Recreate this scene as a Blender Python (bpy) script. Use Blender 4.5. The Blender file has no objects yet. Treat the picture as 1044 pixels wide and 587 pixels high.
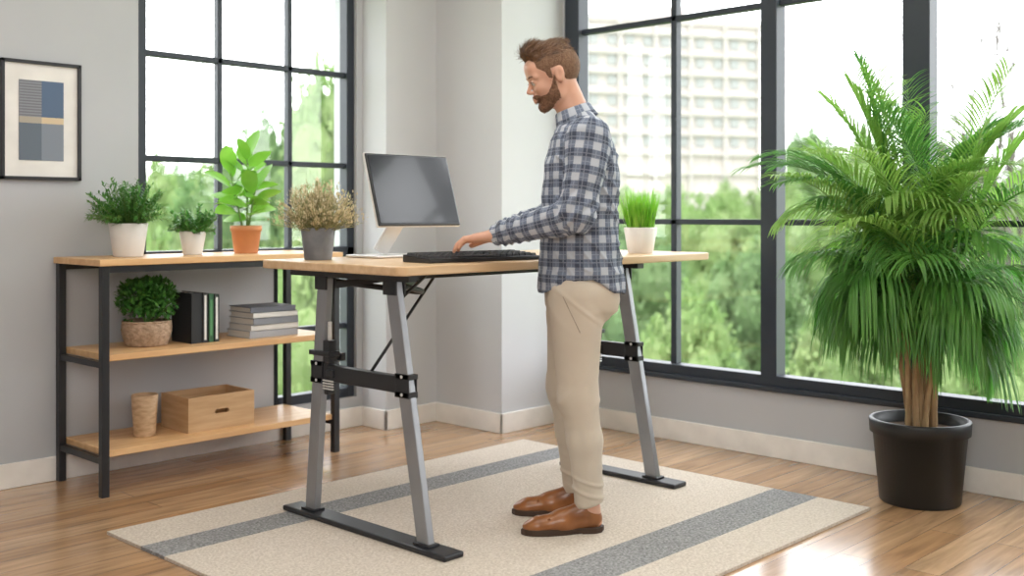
import bpy, bmesh, math, random
import numpy as np
from mathutils import Vector, Matrix, noise
random.seed(7)
scene = bpy.context.scene
col = scene.collection
scene.view_settings.view_transform = 'Standard'
VX, VY = math.cos(math.radians(43.6)), math.sin(math.radians(43.6))
def from_view(d, l):            # horizontal position: d ahead of camera, l to its right
    return d*VX + l*VY, d*VY - l*VX

# ------------------------------------------------------------------ materials
def new_mat(name):
    m = bpy.data.materials.new(name); m.use_nodes = True
    nt = m.node_tree
    return m, nt, nt.nodes['Principled BSDF']
def N(nt, t, **kw):
    n = nt.nodes.new(t)
    for k, v in kw.items():
        setattr(n, k, v)
    return n
def mixc(nt, fac, a, b, blend='MIX'):
    n = nt.nodes.new('ShaderNodeMix'); n.data_type = 'RGBA'; n.blend_type = blend
    for sock, val in ((n.inputs[0], fac), (n.inputs[6], a), (n.inputs[7], b)):
        if hasattr(val, 'links'): nt.links.new(val, sock)
        else:
            sock.default_value = val if not isinstance(val, tuple) else (*val, 1)[:4]
    return n.outputs[2]
def math_n(nt, op, a, b=0.0, c=None):
    n = nt.nodes.new('ShaderNodeMath'); n.operation = op
    for i, val in enumerate((a, b) if c is None else (a, b, c)):
        if hasattr(val, 'links'): nt.links.new(val, n.inputs[i])
        else: n.inputs[i].default_value = val
    return n.outputs[0]
def mat(name, c, rough=.6, metal=0, c2=None, scale=8, bump=0, bscale=60, stretch=(1,1,1), spec=.5, coat=0, sss=0, trans=0):
    m, nt, b = new_mat(name)
    b.inputs['Roughness'].default_value = rough; b.inputs['Metallic'].default_value = metal
    b.inputs['Specular IOR Level'].default_value = spec
    b.inputs['Coat Weight'].default_value = coat
    if sss:
        b.inputs['Subsurface Weight'].default_value = sss
        b.inputs['Subsurface Radius'].default_value = (.01, .004, .002)
        b.inputs['Subsurface Scale'].default_value = 1
    tc = N(nt, 'ShaderNodeTexCoord'); mp = N(nt, 'ShaderNodeMapping'); mp.inputs['Scale'].default_value = stretch
    nt.links.new(tc.outputs['Object'], mp.inputs[0])
    if c2 is None: c2 = tuple(x*.9 for x in c)
    n1 = N(nt, 'ShaderNodeTexNoise'); n1.inputs['Scale'].default_value = scale; n1.inputs['Detail'].default_value = 4
    nt.links.new(mp.outputs[0], n1.inputs['Vector'])
    rr = N(nt, 'ShaderNodeMapRange'); rr.inputs['From Min'].default_value = .35; rr.inputs['From Max'].default_value = .65
    nt.links.new(n1.outputs['Fac'], rr.inputs[0])
    nt.links.new(mixc(nt, rr.outputs[0], c, c2), b.inputs['Base Color'])
    if bump:
        n2 = N(nt, 'ShaderNodeTexNoise'); n2.inputs['Scale'].default_value = bscale; n2.inputs['Detail'].default_value = 3
        nt.links.new(mp.outputs[0], n2.inputs['Vector'])
        bp = N(nt, 'ShaderNodeBump'); bp.inputs['Strength'].default_value = bump; bp.inputs['Distance'].default_value = .004
        nt.links.new(n2.outputs['Fac'], bp.inputs['Height']); nt.links.new(bp.outputs[0], b.inputs['Normal'])
    if trans:
        tr = N(nt, 'ShaderNodeBsdfTranslucent'); tr.inputs[0].default_value = (*[min(1, x*1.6) for x in c], 1)
        mx = N(nt, 'ShaderNodeMixShader'); mx.inputs[0].default_value = trans
        out = nt.nodes['Material Output']
        nt.links.new(b.outputs[0], mx.inputs[1]); nt.links.new(tr.outputs[0], mx.inputs[2]); nt.links.new(mx.outputs[0], out.inputs[0])
    return m
M = {}
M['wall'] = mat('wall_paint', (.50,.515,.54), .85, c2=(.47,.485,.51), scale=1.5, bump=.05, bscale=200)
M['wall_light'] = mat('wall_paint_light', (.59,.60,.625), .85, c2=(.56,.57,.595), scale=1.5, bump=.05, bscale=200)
M['ceiling'] = mat('ceiling_paint', (.85,.85,.84), .9)
M['white_trim'] = mat('trim_paint', (.90,.87,.83), .45)
M['black_frame'] = mat('black_window_frame', (.024,.032,.046), .45)
M['black_metal'] = mat('black_powder_coat', (.018,.019,.023), .42, bump=.05, bscale=300)
M['silver'] = mat('silver_metal', (.33,.34,.36), .38, metal=.55)
M['alu'] = mat('brushed_aluminium', (.80,.79,.78), .35, metal=.3, stretch=(1,1,20))
M['white_pot'] = mat('white_ceramic', (.80,.78,.76), .45, c2=(.74,.72,.70))
M['terracotta'] = mat('terracotta', (.66,.29,.13), .75, c2=(.58,.24,.11), bump=.1)
M['grey_pot'] = mat('grey_ceramic', (.15,.16,.18), .5, c2=(.24,.25,.27), scale=14)
M['black_pot'] = mat('black_plastic', (.012,.014,.016), .45)
M['soil'] = mat('soil', (.06,.035,.02), .95, c2=(.10,.06,.035), scale=60, bump=.8, bscale=90)
M['leaf_dark'] = mat('leaf_dark_green', (.055,.19,.035), .45, c2=(.13,.33,.07), scale=16, trans=.25)
M['leaf_bush'] = mat('leaf_bush_green', (.04,.16,.025), .5, c2=(.12,.32,.06), scale=30, trans=.2)
M['leaf_bright'] = mat('leaf_bright_green', (.17,.42,.04), .4, c2=(.30,.56,.11), scale=9, trans=.3)
M['leaf_grass'] = mat('grass_bright_green', (.17,.44,.03), .45, c2=(.34,.62,.09), scale=25, trans=.3)
M['leaf_dry'] = mat('dry_herb', (.52,.44,.27), .7, c2=(.72,.65,.47), scale=35, trans=.2)
M['leaf_dry_green'] = mat('dry_herb_green', (.26,.27,.13), .7, c2=(.46,.43,.25), scale=35, trans=.2)
M['palm_leaf'] = mat('palm_leaf', (.07,.22,.04), .42, c2=(.18,.40,.09), scale=7, trans=.35)
M['palm_leaf_light'] = mat('palm_leaf_light', (.20,.38,.07), .42, c2=(.36,.53,.16), scale=7, trans=.4)
M['bark'] = mat('palm_stem_bark', (.26,.15,.07), .8, c2=(.50,.34,.18), scale=14, bump=.7, bscale=60, stretch=(3,3,.6))
M['stem_green'] = mat('green_stem', (.16,.30,.07), .6)
M['basket'] = mat('woven_basket', (.52,.37,.26), .8, c2=(.34,.23,.15), scale=50, bump=1, bscale=80)
M['cup_wood'] = mat('mango_wood', (.66,.47,.30), .6, c2=(.46,.30,.17), scale=20, stretch=(1,1,3))
M['box_wood'] = mat('plywood', (.58,.38,.21), .6, c2=(.48,.30,.15), scale=5, stretch=(1,1,9), bump=.1)
M['paper'] = mat('paper_pages', (.78,.75,.70), .9, stretch=(1,1,80), c2=(.65,.62,.57))
M['white_band'] = mat('white_label_band', (.78,.77,.75), .6)
M['screen'] = mat('screen_glass', (.020,.022,.027), .16, c2=(.020,.022,.027), spec=.5, coat=.2)
M['key'] = mat('keycap', (.05,.05,.056), .4)
M['kb_body'] = mat('keyboard_shell', (.018,.018,.02), .4)
M['skin'] = mat('skin', (.64,.37,.265), .5, c2=(.58,.31,.215), scale=12, sss=.12, spec=.35)
M['hair'] = mat('brown_hair', (.080,.036,.016), .5, c2=(.19,.095,.042), scale=45, stretch=(.5,3,1.5), bump=.9, bscale=110)
M['hair_short'] = mat('short_side_hair', (.13,.065,.035), .8, c2=(.21,.115,.065), scale=120, bump=.8, bscale=240)
M['beard'] = mat('brown_beard', (.115,.055,.028), .8, c2=(.25,.13,.075), scale=130, bump=.8, bscale=240)
M['eye'] = mat('eye_white', (.6,.55,.52), .3)
M['iris'] = mat('iris', (.03,.02,.012), .2)
M['chino'] = mat('khaki_chino', (.62,.545,.45), .9, c2=(.575,.50,.41), scale=5, bump=.15, bscale=500)
M['leather'] = mat('brown_leather', (.20,.068,.018), .34, c2=(.33,.125,.038), scale=12, coat=.25, bump=.1)
M['sole'] = mat('dark_sole', (.05,.025,.013), .6)
M['lace'] = mat('shoelace', (.08,.03,.012), .8)
M['building'] = mat('building_concrete', (.335,.305,.29), .9, c2=(.31,.28,.265), scale=.2)  # concrete, glass and balcony tones paled, distance haze put into the colour
M['bwin'] = mat('building_glass', (.215,.225,.225), .6)  # panes lightened for the same painted haze
M['bwhite'] = mat('building_balcony', (.365,.345,.33), .9)
M['tree_leaf'] = mat('tree_leaves', (.120,.200,.065), .8, c2=(.23,.30,.13), scale=2.2, trans=.35, spec=.2)  # both leaf tones paled to stand in for outdoor haze
M['tree_leaf2'] = mat('tree_leaves_deep', (.085,.155,.060), .8, c2=(.17,.245,.11), scale=2.2, trans=.35, spec=.2)
M['tree_bark'] = mat('tree_bark', (.10,.085,.08), .9)
M['lawn'] = mat('lawn', (.16,.23,.09), .95, c2=(.20,.26,.12), scale=.4)

def wood(name, c1, c2, axis=0, rough=.45):
    st = [9, 9, 9]; st[axis] = .8
    return mat(name, c1, rough, c2=c2, scale=3.0, stretch=tuple(st), bump=.04, bscale=30, coat=.1)
M['oak_x'] = wood('oak_board', (.75,.48,.24), (.64,.37,.17), 0)
M['desk_oak'] = wood('desk_oak', (.76,.54,.33), (.64,.42,.23), 0, .35)

# floor planks
m, nt, b = new_mat('oak_floor'); M['floor'] = m
tc = N(nt, 'ShaderNodeTexCoord')
br = N(nt, 'ShaderNodeTexBrick'); br.offset = .37
for k, v in (('Scale', 1), ('Mortar Size', .0014), ('Mortar Smooth', .3), ('Bias', 0), ('Brick Width', 1.3), ('Row Height', .115)):
    br.inputs[k].default_value = v
br.inputs['Color1'].default_value = (.45,.255,.125,1); br.inputs['Color2'].default_value = (.62,.40,.23,1); br.inputs['Mortar'].default_value = (.20,.10,.05,1)
nt.links.new(tc.outputs['Object'], br.inputs['Vector'])
mp = N(nt, 'ShaderNodeMapping'); mp.inputs['Scale'].default_value = (1.2, 13, 1)
nt.links.new(tc.outputs['Object'], mp.inputs[0])
n1 = N(nt, 'ShaderNodeTexNoise'); n1.inputs['Scale'].default_value = 2.5; n1.inputs['Detail'].default_value = 6; n1.inputs['Distortion'].default_value = .6
nt.links.new(mp.outputs[0], n1.inputs['Vector'])
g = N(nt, 'ShaderNodeMapRange'); g.inputs['From Min'].default_value = .3; g.inputs['From Max'].default_value = .7; g.inputs['To Min'].default_value = .66; g.inputs['To Max'].default_value = 1.14
nt.links.new(n1.outputs['Fac'], g.inputs[0])
nt.links.new(mixc(nt, 1.0, br.outputs['Color'], g.outputs[0], 'MULTIPLY'), b.inputs['Base Color'])
b.inputs['Roughness'].default_value = .25; b.inputs['Coat Weight'].default_value = .6; b.inputs['Coat Roughness'].default_value = .16
bp = N(nt, 'ShaderNodeBump'); bp.inputs['Strength'].default_value = .15; bp.inputs['Distance'].default_value = .002
nt.links.new(br.outputs['Fac'], bp.inputs['Height']); bp.invert = True; nt.links.new(bp.outputs[0], b.inputs['Normal'])

# rug
m, nt, b = new_mat('striped_rug'); M['rug'] = m
tc = N(nt, 'ShaderNodeTexCoord'); sx = N(nt, 'ShaderNodeSeparateXYZ'); nt.links.new(tc.outputs['Object'], sx.inputs[0])
y = sx.outputs[1]
def band(lo, hi):
    return math_n(nt, 'MULTIPLY', math_n(nt, 'GREATER_THAN', y, lo), math_n(nt, 'LESS_THAN', y, hi))
s = math_n(nt, 'ADD', band(.51, .67), band(-.70, -.50))
n1 = N(nt, 'ShaderNodeTexNoise'); n1.inputs['Scale'].default_value = 110; n1.inputs['Detail'].default_value = 3
nt.links.new(tc.outputs['Object'], n1.inputs['Vector'])
n2 = N(nt, 'ShaderNodeTexNoise'); n2.inputs['Scale'].default_value = 5; n2.inputs['Detail'].default_value = 4
nt.links.new(tc.outputs['Object'], n2.inputs['Vector'])
ct = N(nt, 'ShaderNodeMapRange'); ct.inputs['From Min'].default_value = .3; ct.inputs['From Max'].default_value = .7
nt.links.new(n1.outputs['Fac'], ct.inputs[0])
base = mixc(nt, ct.outputs[0], (.52,.45,.38), (.77,.70,.62))
base = mixc(nt, math_n(nt, 'MULTIPLY', n2.outputs['Fac'], .3), base, (.60,.52,.44))
gr = mixc(nt, ct.outputs[0], (.16,.16,.165), (.42,.42,.42))
nt.links.new(mixc(nt, s, base, gr), b.inputs['Base Color']); b.inputs['Roughness'].default_value = .97
b.inputs['Specular IOR Level'].default_value = .1
bp = N(nt, 'ShaderNodeBump'); bp.inputs['Strength'].default_value = .7; bp.inputs['Distance'].default_value = .005
nt.links.new(n1.outputs['Fac'], bp.inputs['Height']); nt.links.new(bp.outputs[0], b.inputs['Normal'])

# plaid
m, nt, b = new_mat('plaid_cotton'); M['plaid'] = m
uv = N(nt, 'ShaderNodeUVMap'); uv.uv_map = 'UVMap'; sx = N(nt, 'ShaderNodeSeparateXYZ'); nt.links.new(uv.outputs[0], sx.inputs[0])
def stripes(s, per, duty, off=0):
    f = math_n(nt, 'FRACT', math_n(nt, 'ADD', math_n(nt, 'DIVIDE', s, per), off))
    return math_n(nt, 'LESS_THAN', f, duty)
P = .056
bu, bv = stripes(sx.outputs[0], P, .52), stripes(sx.outputs[1], P, .52)
tot = math_n(nt, 'MULTIPLY', math_n(nt, 'ADD', bu, bv), .5)
cr = N(nt, 'ShaderNodeValToRGB'); cr.color_ramp.interpolation = 'CONSTANT'
e = cr.color_ramp.elements; e[0].color = (.50,.53,.585,1); e[1].position = .75; e[1].color = (.036,.046,.080,1)
ee = e.new(.25); ee.color = (.140,.168,.235,1)
nt.links.new(tot, cr.inputs[0])
lines = None
for off, per, du in ((.24, P, .05), (.74, P, .06), (.52, P, .04)):
    l_ = math_n(nt, 'MAXIMUM', stripes(sx.outputs[0], per, du, off), stripes(sx.outputs[1], per, du, off))
    lines = l_ if lines is None else math_n(nt, 'MAXIMUM', lines, l_)
c_ = mixc(nt, math_n(nt, 'MULTIPLY', lines, .32), cr.outputs[0], (.50,.54,.62))
nz = N(nt, 'ShaderNodeTexNoise'); nz.inputs['Scale'].default_value = 700; nt.links.new(uv.outputs[0], nz.inputs['Vector'])
c_ = mixc(nt, math_n(nt, 'MULTIPLY', nz.outputs['Fac'], .30), c_, (.26,.29,.35))
nt.links.new(c_, b.inputs['Base Color']); b.inputs['Roughness'].default_value = .9
b.inputs['Specular IOR Level'].default_value = .2

# glass
m, nt, b = new_mat('window_glass'); M['glass'] = m
tr = N(nt, 'ShaderNodeBsdfTransparent'); gl = N(nt, 'ShaderNodeBsdfGlossy'); gl.inputs['Roughness'].default_value = .02
mx = N(nt, 'ShaderNodeMixShader'); mx.inputs[0].default_value = .04
nt.links.new(tr.outputs[0], mx.inputs[1]); nt.links.new(gl.outputs[0], mx.inputs[2]); nt.links.new(mx.outputs[0], nt.nodes['Material Output'].inputs[0])

# art print
m, nt, b = new_mat('abstract_print'); M['art'] = m
tc = N(nt, 'ShaderNodeTexCoord'); sx = N(nt, 'ShaderNodeSeparateXYZ'); nt.links.new(tc.outputs['Object'], sx.inputs[0])
cx, cz = sx.outputs[0], sx.outputs[2]
left = math_n(nt, 'LESS_THAN', cx, 0.0)
wv = stripes(cz, .012, .5)
cL = mixc(nt, math_n(nt, 'MULTIPLY', wv, .5), (.17,.18,.21), (.34,.35,.38))
top_ = mixc(nt, left, (.10,.15,.24), cL)
bot = mixc(nt, left, (.22,.25,.30), (.13,.16,.20))
mid = mixc(nt, left, (.62,.50,.34), (.40,.36,.30))
c_ = mixc(nt, math_n(nt, 'GREATER_THAN', cz, .015), bot, top_)
bm_ = math_n(nt, 'MULTIPLY', math_n(nt, 'GREATER_THAN', cz, -.012), math_n(nt, 'LESS_THAN', cz, .015))
nt.links.new(mixc(nt, bm_, c_, mid), b.inputs['Base Color']); b.inputs['Roughness'].default_value = .8

# ------------------------------------------------------------------ geometry helpers
def link(name, me, m=None, parent=None, loc=(0,0,0), rot=(0,0,0), smooth=False, label=None):
    o = bpy.data.objects.new(name, me); col.objects.link(o)
    o.location = loc; o.rotation_euler = rot
    if m is not None: me.materials.append(M[m] if isinstance(m, str) else m)
    if parent: o.parent = parent
    if smooth: me.polygons.foreach_set('use_smooth', [True]*len(me.polygons))
    if label: o['label'] = label
    return o
def mesh_from(name, v, f):
    me = bpy.data.meshes.new(name); me.from_pydata(v, [], f); me.update(); return me
def empty(name, loc, rotz=0):
    o = bpy.data.objects.new(name, None); o.empty_display_size = .05; col.objects.link(o); o.location = loc; o.rotation_euler = (0,0,rotz); return o
def tag(o, label, cat, group=None, kind=None):
    o['label'] = label; o['category'] = cat
    if group: o['group'] = group
    if kind: o['kind'] = kind
    return o
def struct(o): o['kind'] = 'structure'; return o
def bm_box(bm, c, s, bev=0, rot=None):
    r = bmesh.ops.create_cube(bm, size=1); vs = r['verts']
    bmesh.ops.scale(bm, vec=s, verts=vs)
    if bev:
        es = list({e for v in vs for e in v.link_edges})
        r2 = bmesh.ops.bevel(bm, geom=es, offset=bev, segments=2, affect='EDGES', profile=.5)
        vs = list({v for v in r2['verts']} | {v for v in vs if v.is_valid})
    if rot is not None: bmesh.ops.rotate(bm, cent=(0,0,0), matrix=rot, verts=vs)
    bmesh.ops.translate(bm, vec=c, verts=vs)
def boxes(name, lst, m, parent=None, bev=0, loc=(0,0,0), rot=(0,0,0), label=None):
    bm = bmesh.new()
    for it in lst:
        bm_box(bm, it[0], it[1], bev, it[2] if len(it) > 2 else None)
    me = bpy.data.meshes.new(name); bm.to_mesh(me); bm.free()
    return link(name, me, m, parent, loc, rot, label=label)
def span(x0,x1,y0,y1,z0,z1): return ((x0+x1)/2,(y0+y1)/2,(z0+z1)/2),(x1-x0,y1-y0,z1-z0)
def beam(name, a, b_, w, h, m, parent=None, bev=.003, up=(0,0,1)):
    a, b_ = Vector(a), Vector(b_); d = b_-a; L = d.length; d.normalize()
    upv = Vector(up)
    if abs(d.dot(upv)) > .98: upv = Vector((0,1,0))
    s = d.cross(upv).normalized(); u = s.cross(d)
    R = Matrix((s, d, u)).transposed()
    return boxes(name, [((0,0,0), (w, L, h))], m, parent, bev, loc=(a+b_)/2, rot=R.to_euler())
def lathe(name, prof, m, parent=None, loc=(0,0,0), seg=40, smooth=True, rot=(0,0,0)):
    v, f = [], []
    for r, z in prof:
        for i in range(seg):
            a = 2*math.pi*i/seg; v.append((r*math.cos(a), r*math.sin(a), z))
    for j in range(len(prof)-1):
        for i in range(seg):
            i2 = (i+1) % seg
            f.append((j*seg+i, j*seg+i2, (j+1)*seg+i2, (j+1)*seg+i))
    o = link(name, mesh_from(name, v, f), m, parent, loc, rot, smooth)
    return o
def tube_geo(v, f, pts, rad, seg=8):
    base = len(v); n = len(pts); prev = None
    for i, p in enumerate(pts):
        p = Vector(p)
        d = (Vector(pts[min(i+1,n-1)]) - Vector(pts[max(i-1,0)])).normalized()
        if prev is None: s = d.cross(Vector((0.3,1,.1))).normalized()
        else: s = (prev - d*prev.dot(d)).normalized()
        prev = s; t = d.cross(s)
        r = rad[i] if isinstance(rad, (list,tuple)) else rad
        for k in range(seg):
            a = 2*math.pi*k/seg; v.append(tuple(p + s*math.cos(a)*r + t*math.sin(a)*r))
    for i in range(n-1):
        for k in range(seg):
            k2 = (k+1) % seg
            f.append((base+i*seg+k, base+i*seg+k2, base+(i+1)*seg+k2, base+(i+1)*seg+k))
    f.append(tuple(base+k for k in reversed(range(seg)))); f.append(tuple(base+(n-1)*seg+k for k in range(seg)))
def tube(name, pts, rad, m, parent=None, seg=10):
    v, f = [], []; tube_geo(v, f, pts, rad, seg)
    return link(name, mesh_from(name, v, f), m, parent, smooth=True)
def leaf(v, f, p, d, L, w, droop=.3, n=4, side=None, shape='lance', fold=0):
    p = Vector(p); d = Vector(d).normalized()
    if side is None:
        side = d.cross(Vector((0,0,1)))
        if side.length < .05: side = Vector((random.uniform(-1,1), random.uniform(-1,1), 0))
    side = Vector(side).normalized(); base = len(v)
    for i in range(n+1):
        t = i/n
        if shape == 'lance': ww = w*(math.sin(math.pi*min(1, .12+.88*t))**.8)*.5
        elif shape == 'grass': ww = w*(1-t**2)*.5
        elif shape == 'quad': ww = w*.5
        else: ww = w*math.sin(math.pi*(.04+.96*t))**.7*.5
        ww = max(ww, .0003)
        nrm = side.cross(d)
        if fold:
            v.append(tuple(p - side*ww + nrm*ww*fold)); v.append(tuple(p)); v.append(tuple(p + side*ww + nrm*ww*fold))
        else:
            v.append(tuple(p - side*ww)); v.append(tuple(p + side*ww))
        p = p + d*(L/n); d = (d + Vector((0,0,-droop/n))).normalized()
    k = 3 if fold else 2
    for i in range(n):
        for j in range(k-1):
            a = base+i*k+j; f.append((a, a+1, a+k+1, a+k))

# ------------------------------------------------------------------ room
ZC = 2.95
struct(boxes('floor', [span(-3,4.75,-3,4.85,-.15,0)], 'floor'))
struct(boxes('ceiling', [span(-3,4.75,-3,4.85,ZC,ZC+.1)], 'ceiling'))
YL, XR = 4.65, 4.55
struct(boxes('wall_left', [span(-3,2.40,YL,4.85,0,ZC), span(2.40,3.66,YL,4.85,2.42,ZC), span(2.40,3.13,YL,4.85,0,.925),
        span(3.13,3.66,YL,4.85,0,.16), span(3.66,3.72,YL,4.85,0,ZC)], 'wall'))
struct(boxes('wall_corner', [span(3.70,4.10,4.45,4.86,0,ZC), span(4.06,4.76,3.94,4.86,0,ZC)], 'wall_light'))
struct(boxes('wall_right', [span(XR,4.75,-3,3.94,0,.33), span(XR,4.75,-3,3.94,2.78,ZC), span(XR,4.75,-3,-1.5,.33,2.78), span(XR,4.75,3.92,3.94,.33,2.78)], 'wall'))
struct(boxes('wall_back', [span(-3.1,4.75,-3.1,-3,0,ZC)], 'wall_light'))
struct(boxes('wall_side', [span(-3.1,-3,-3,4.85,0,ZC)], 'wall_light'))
def baseboard(name, segs):
    lst = []
    for x0,x1,y0,y1 in segs:
        lst.append(span(x0,x1,y0,y1,0,.105))
    return struct(boxes(name, lst, 'white_trim', bev=.004))
baseboard('baseboard_left', [(-3,3.70,YL-.016,YL)])
baseboard('baseboard_corner', [(3.684,3.70,4.434,4.634), (3.684,4.06,4.434,4.45), (4.044,4.06,3.924,4.434), (4.044,4.534,3.924,3.94)])
baseboard('baseboard_right', [(XR-.016,XR,-3,3.924)])
def win(name, bars, glass, gname='glass_pane'):
    o = struct(boxes(name, bars, 'black_frame', bev=.003))
    g_ = boxes(gname, glass, 'glass', o)
    return o
yw0, yw1 = YL+.02, YL+.085
x0, x1 = 2.40, 3.66
bars = [span(x0,x0+.05,yw0,yw1,.925,2.42), span(x1-.05,x1,yw0,yw1,.16,2.42), span(x0,x1,yw0,yw1,2.37,2.42), span(x0,x1,yw0,yw1,.925,.975)]
for xx in (2.845, 3.255): bars.append(span(xx-.013,xx+.013,yw0+.015,yw1-.01,.975,2.37))
for zz in (1.41, 1.90): bars.append(span(x0+.05,x1-.05,yw0+.015,yw1-.01,zz-.014,zz+.014))
win('window_1', bars, [span(x0+.04,x1-.04,YL+.05,YL+.054,.96,2.38)])
win('window_2', [span(3.13,3.17,yw0,yw1,.16,.92), span(3.17,3.61,yw0,yw1,.16,.21), span(3.17,3.61,yw0+.015,yw1-.01,.53,.56)],
    [span(3.16,3.62,YL+.05,YL+.054,.2,.93)])
xa, xb = XR-.01, XR+.075
bars = [span(xa,xb,-1.5,3.92,.33,.385), span(xa,xb,-1.5,3.92,2.71,2.78)]
for yc, w in ((3.87,.10),(3.21,.034),(2.646,.085),(1.935,.12),(1.30,.034),(.65,.10),(0,.034),(-.7,.13),(-1.46,.08)):
    if w < .05: bars.append(span(xa+.03,xb-.01,yc-w/2,yc+w/2,.38,2.71))
    else: bars.append(span(xa,xb,yc-w/2,yc+w/2,.38,2.71))
for zz in (1.11, 2.15): bars.append(span(xa+.03,xb-.01,-1.5,3.85,zz-.014,zz+.014))
win('window_3', bars, [span(XR+.045,XR+.049,-1.48,3.88,.37,2.75)])
struct(boxes('trim_1', [span(XR-.03,XR+.0,-1.5,3.92,.312,.335)], 'black_frame', bev=.004))

# ------------------------------------------------------------------ rug
bm = bmesh.new(); bmesh.ops.create_grid(bm, x_segments=40, y_segments=40, size=.5)
bmesh.ops.scale(bm, vec=(2.19, 1.84, 1), verts=bm.verts)
r = bmesh.ops.extrude_face_region(bm, geom=bm.faces[:]); bmesh.ops.translate(bm, vec=(0,0,.011), verts=[g for g in r['geom'] if isinstance(g, bmesh.types.BMVert)])
bmesh.ops.recalc_face_normals(bm, faces=bm.faces)
me = bpy.data.meshes.new('rug'); bm.to_mesh(me); bm.free()
tag(link('rug', me, 'rug', loc=(2.895, 2.80, .001)), 'beige woven rug with two grey stripes under the desk', 'rug')
ZR = .012

# ------------------------------------------------------------------ picture
pf = empty('framed_picture', (1.953, YL, 1.548))
tag(pf, 'abstract block print in thin black frame hanging on grey wall', 'picture')
W2, H2 = .17, .253
boxes('frame', [span(-W2,-W2+.014,-.025,0,-H2,H2), span(W2-.014,W2,-.025,0,-H2,H2), span(-W2,W2,-.025,0,-H2,-H2+.014), span(-W2,W2,-.025,0,H2-.014,H2)], 'black_metal', pf, bev=.001)
boxes('mat_board', [span(-W2+.01,W2-.01,-.012,-.002,-H2+.01,H2-.01)], mat('mat_board_white', (.82,.80,.77), .9), pf)
boxes('print', [span(-.095,.095,-.0145,-.0125,-.17,.17)], 'art', pf)

# ------------------------------------------------------------------ shelf unit
su = empty('shelf_unit', (0,0,0)); su.location = (2.61, 4.42, 0)
tag(su, 'black metal shelving unit with three oak boards against grey wall', 'shelf')
X0, X1, Y0, Y1 = -.580, .580, -.20, .20
for x in (X0, X1):
    for y_ in (Y0, Y1):
        boxes('post', [span(x-.016,x+.016,y_-.016,y_+.016,0,.938)], 'black_metal', su, bev=.002)
for z in (.155, .545, .935):
    ex = .03 if z > .9 else -.017
    boxes('board', [span(X0-ex,X1+ex,Y0-(.025 if z>.9 else -.0),Y1+(.01 if z>.9 else 0),z+.003,z+.030)], 'oak_x', su, bev=.003)
    if z < .9:
        boxes('side_rail', [span(X0-.012,X0+.012,Y0+.017,Y1-.017,z-.022,z+.003)], 'black_metal', su)
        boxes('side_rail', [span(X1-.012,X1+.012,Y0+.017,Y1-.017,z-.022,z+.003)], 'black_metal', su)
boxes('top_rail', [span(X0,X1,Y0-.012,Y0+.012,.91,.937), span(X0,X1,Y1-.012,Y1+.012,.91,.937)], 'black_metal', su)
ZT, ZM, ZB = .965, .575, .185

# ------------------------------------------------------------------ plants
def pot_prof(rt, rb, h, wall=.006, rim=0):
    p = [(0,0),(rb*.96,0),(rb,.004)]
    if rim: p += [(rt*.94,h-rim),(rt,h-rim),(rt,h)]
    else: p += [(rt,h-.003),(rt-.002,h)]
    p += [(rt-wall,h),(rt-wall-.002,h*.86)]
    return p
def soil(par, r, z): lathe('soil', [(0,z+.006),(r*.6,z+.004),(r,z)], 'soil', par, seg=24)
def plant(name, loc, label, potmat, rt, rb, h, rim=0, cat='plant'):
    o = empty(name, loc); tag(o, label, cat)
    lathe('pot', pot_prof(rt, rb, h, rim=rim), potmat, o)
    soil(o, rt*.93, h*.86)
    return o
def rdir(el0, el1, az=None):
    a = random.uniform(0, 2*math.pi) if az is None else az; e = math.radians(random.uniform(el0, el1))
    return Vector((math.cos(a)*math.cos(e), math.sin(a)*math.cos(e), math.sin(e)))
def sprigs(o, z0, n, L, el, leafL, leafW, m, r0=.03, droop=.6, step=.012, stemm='stem_green', shape='lance', rmax=9):
    v, f, sv, sf = [], [], [], []
    for i in range(n):
        d = rdir(*el); a = math.atan2(d.y, d.x); rr = random.uniform(0, r0)
        p = Vector((rr*math.cos(a), rr*math.sin(a), z0)); LL = L*random.uniform(.65, 1.05); pts = [p.copy()]; s = 0
        while s < LL:
            p = p + d*step; d = (d + Vector((0,0,-droop*step/LL))).normalized(); s += step; pts.append(p.copy())
            if math.hypot(p.x, p.y) > rmax: break
            if s > LL*.12:
                side = d.cross(Vector((0,0,1))).normalized() if abs(d.z) < .98 else Vector((1,0,0))
                upv = side.cross(d)
                for k in range(2):
                    th = random.uniform(0, 2*math.pi)
                    ld = d*.75 + (side*math.cos(th)+upv*math.sin(th))*.8
                    leaf(v, f, p, ld, leafL*random.uniform(.7,1.1), leafW, droop=.3, n=3, shape=shape)
        tube_geo(sv, sf, pts[::2]+[pts[-1]], .0012, 4)
    link('foliage', mesh_from('foliage', v, f), m, o, smooth=False)
    link('stems', mesh_from('stems', sv, sf), stemm, o)
p = plant('potted_fern', (2.235,4.42,ZT), 'feathery green plant in white ceramic pot on the shelf top', 'white_pot', .082, .062, .145)
sprigs(p, .125, 150, .20, (32,88), .026, .0075, 'leaf_dark', r0=.06, droop=.75, rmax=.165)
p = plant('potted_plant', (2.543,4.42,ZT), 'small leafy green plant in small white pot on the shelf top', 'white_pot', .060, .042, .107)
sprigs(p, .09, 90, .125, (25,86), .022, .013, 'leaf_dark', r0=.045, droop=.8, shape='oval', rmax=.10)
p = plant('potted_rubber_plant', (2.822,4.42,ZT), 'tall broad-leaved green plant in terracotta pot on the shelf top', 'terracotta', .073, .055, .13, rim=.025)
v, f, sv, sf = [], [], [], []
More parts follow.
